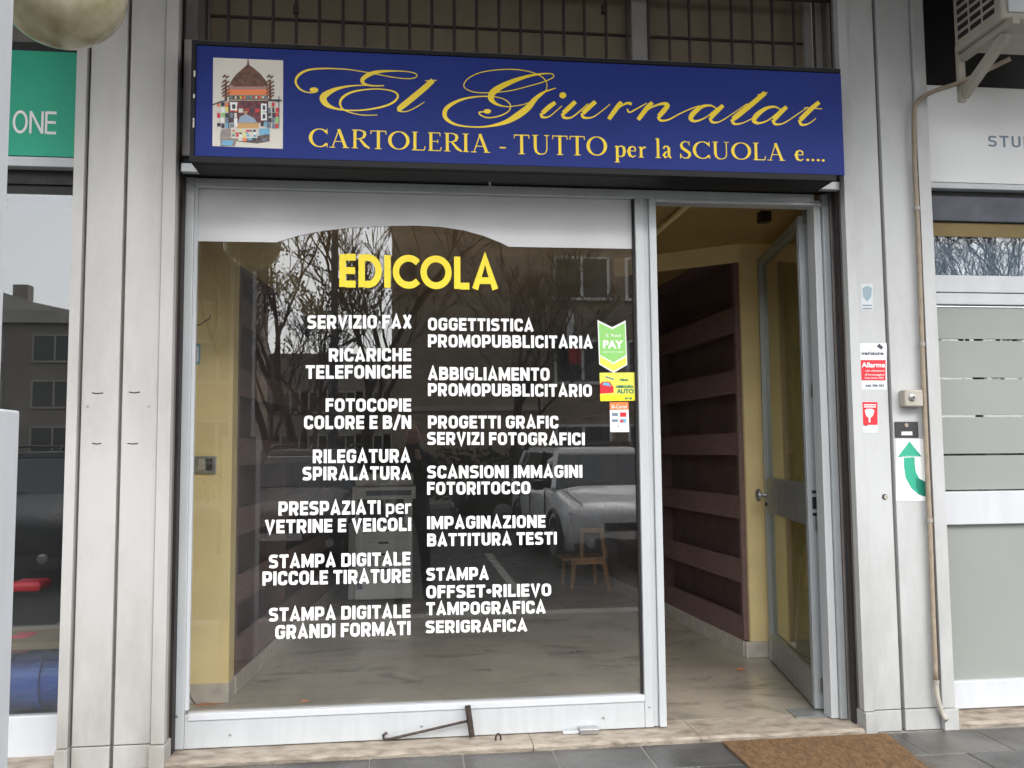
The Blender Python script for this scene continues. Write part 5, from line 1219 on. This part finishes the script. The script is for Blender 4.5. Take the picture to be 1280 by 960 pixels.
# ================================================================== PHOTOGRAPHER (seen only in the reflection)
ph = thing('person', (0, -4.45, RZ), 'photographer in dark jacket holding up a phone, reflected in the window', 'person')
def skin_body(name, verts, edges, radii, m_, parent, sub=2):
    me = bpy.data.meshes.new(name); off = WL[parent.name]
    me.from_pydata([tuple(Vector(v)-off) for v in verts], edges, []); me.update()
    o = bpy.data.objects.new(name, me); C.objects.link(o); o.parent = parent; WL[o.name] = off
    md = o.modifiers.new('skin', 'SKIN'); md.use_smooth_shade = True
    if not me.skin_vertices: me.skin_vertices.new(name='')
    for i, r_ in enumerate(radii): me.skin_vertices[0].data[i].radius = r_ if isinstance(r_, tuple) else (r_, r_)
    me.skin_vertices[0].data[0].use_root = True
    sb = o.modifiers.new('sub', 'SUBSURF'); sb.levels = sub; sb.render_levels = sub; me.materials.append(m_); return o
g = RZ
V_ = [(0.05, -4.50, g+.95), (0.05, -4.50, g+1.12), (.05, -4.50, g+1.32), (.05, -4.49, g+1.46), (.05, -4.475, g+1.53), (.05, -4.46, g+1.62), (.05, -4.46, g+1.70),
      (-.13, -4.50, g+1.40), (-.22, -4.44, g+1.18), (-.10, -4.29, g+1.38), (.23, -4.50, g+1.40), (.31, -4.44, g+1.18), (.12, -4.29, g+1.38),
      (-.05, -4.50, g+.88), (-.07, -4.48, g+.50), (-.08, -4.52, g+.08), (.15, -4.50, g+.88), (.17, -4.50, g+.50), (.19, -4.53, g+.08), (-.09, -4.41, g+.035), (.20, -4.42, g+.035)]
E_ = [(0, 1), (1, 2), (2, 3), (3, 4), (4, 5), (5, 6), (3, 7), (7, 8), (8, 9), (3, 10), (10, 11), (11, 12), (0, 13), (13, 14), (14, 15), (0, 16), (16, 17), (17, 18), (15, 19), (18, 20)]
Rr_ = [(.17, .12), (.155, .11), (.17, .12), (.08, .07), (.055, .055), (.085, .10), (.07, .08), .065, .048, .035, .065, .048, .035, .09, .06, .045, .09, .06, .045, .04, .04]
body = skin_body('body', V_, E_, Rr_, M['jacket'], ph)
# head in skin, hair cap, hands, phone
hc = Vector((.05, -4.455, g+1.645))
def ellip(c, rx, ry, rz, m_, name, parent, a0=-90, a1=90):
    mb = MB(); mb.lathe((0, 0, 0), [(math.cos(R(a)), math.sin(R(a))) for a in range(a0+3, a1-2, 12)], 'z', 20)
    mb.v = [(c.x+v[0]*rx, c.y+v[1]*ry, c.z+v[2]*rz) for v in mb.v]; return mb.build(name, m_, parent, smooth=True)
hd_ = ellip(hc, .082, .100, .118, M['skin'], 'head', ph)
ellip(hc+Vector((0, -.018, .022)), .092, .100, .112, M['hair'], 'hair', ph)
MB().hexa([(hc.x-.014, hc.y+.09, hc.z-.025), (hc.x+.014, hc.y+.09, hc.z-.025), (hc.x+.012, hc.y+.122, hc.z-.02), (hc.x-.012, hc.y+.122, hc.z-.02), (hc.x-.008, hc.y+.09, hc.z+.025), (hc.x+.008, hc.y+.09, hc.z+.025), (hc.x+.006, hc.y+.10, hc.z+.025), (hc.x-.006, hc.y+.10, hc.z+.025)]).build('nose', M['skin'], hd_, bevel=.004)
for s in (-1, 1):
    ellip(hc+Vector((s*.032, .088, .012)), .014, .008, .008, M['ink'], 'eye', hd_)
    ellip(hc+Vector((s*.083, 0, -.005)), .012, .02, .03, M['skin'], 'ear', hd_)
box('mouth', M['red'], hd_, hc.x-.022, hc.x+.022, hc.y+.085, hc.y+.092, hc.z-.055, hc.z-.047, .002)
for s in (-1, 1):
    wx = Vector((.01+s*.105, -4.285, g+1.40))
    hv = [wx, wx+Vector((-s*.012, .03, .03)), wx+Vector((-s*.02, .05, .055))]; he = [(0, 1), (1, 2)]; hr = [.022, .03, .026]
    for k in range(4):
        b0 = len(hv); z0 = .02+k*.022
        hv += [wx+Vector((-s*.012, .052, z0)), wx+Vector((-s*.032, .060-.002*k, z0+.004)), wx+Vector((-s*.050, .056, z0+.006))]
        he += [(1 if k < 2 else 2, b0), (b0, b0+1), (b0+1, b0+2)]; hr += [.010, .009, .008]
    b0 = len(hv); hv += [wx+Vector((-s*.02, .015, .02)), wx+Vector((-s*.045, .012, .035))]; he += [(1, b0), (b0, b0+1)]; hr += [.012, .010]
    skin_body('hand', hv, he, hr, M['skin'], ph, 1)
phn = box('phone', M['dark'], None, -.075, .075, -4.232, -4.224, 1.372, 1.447, .003)
tag(phn, 'dark phone held sideways by the photographer', 'phone')
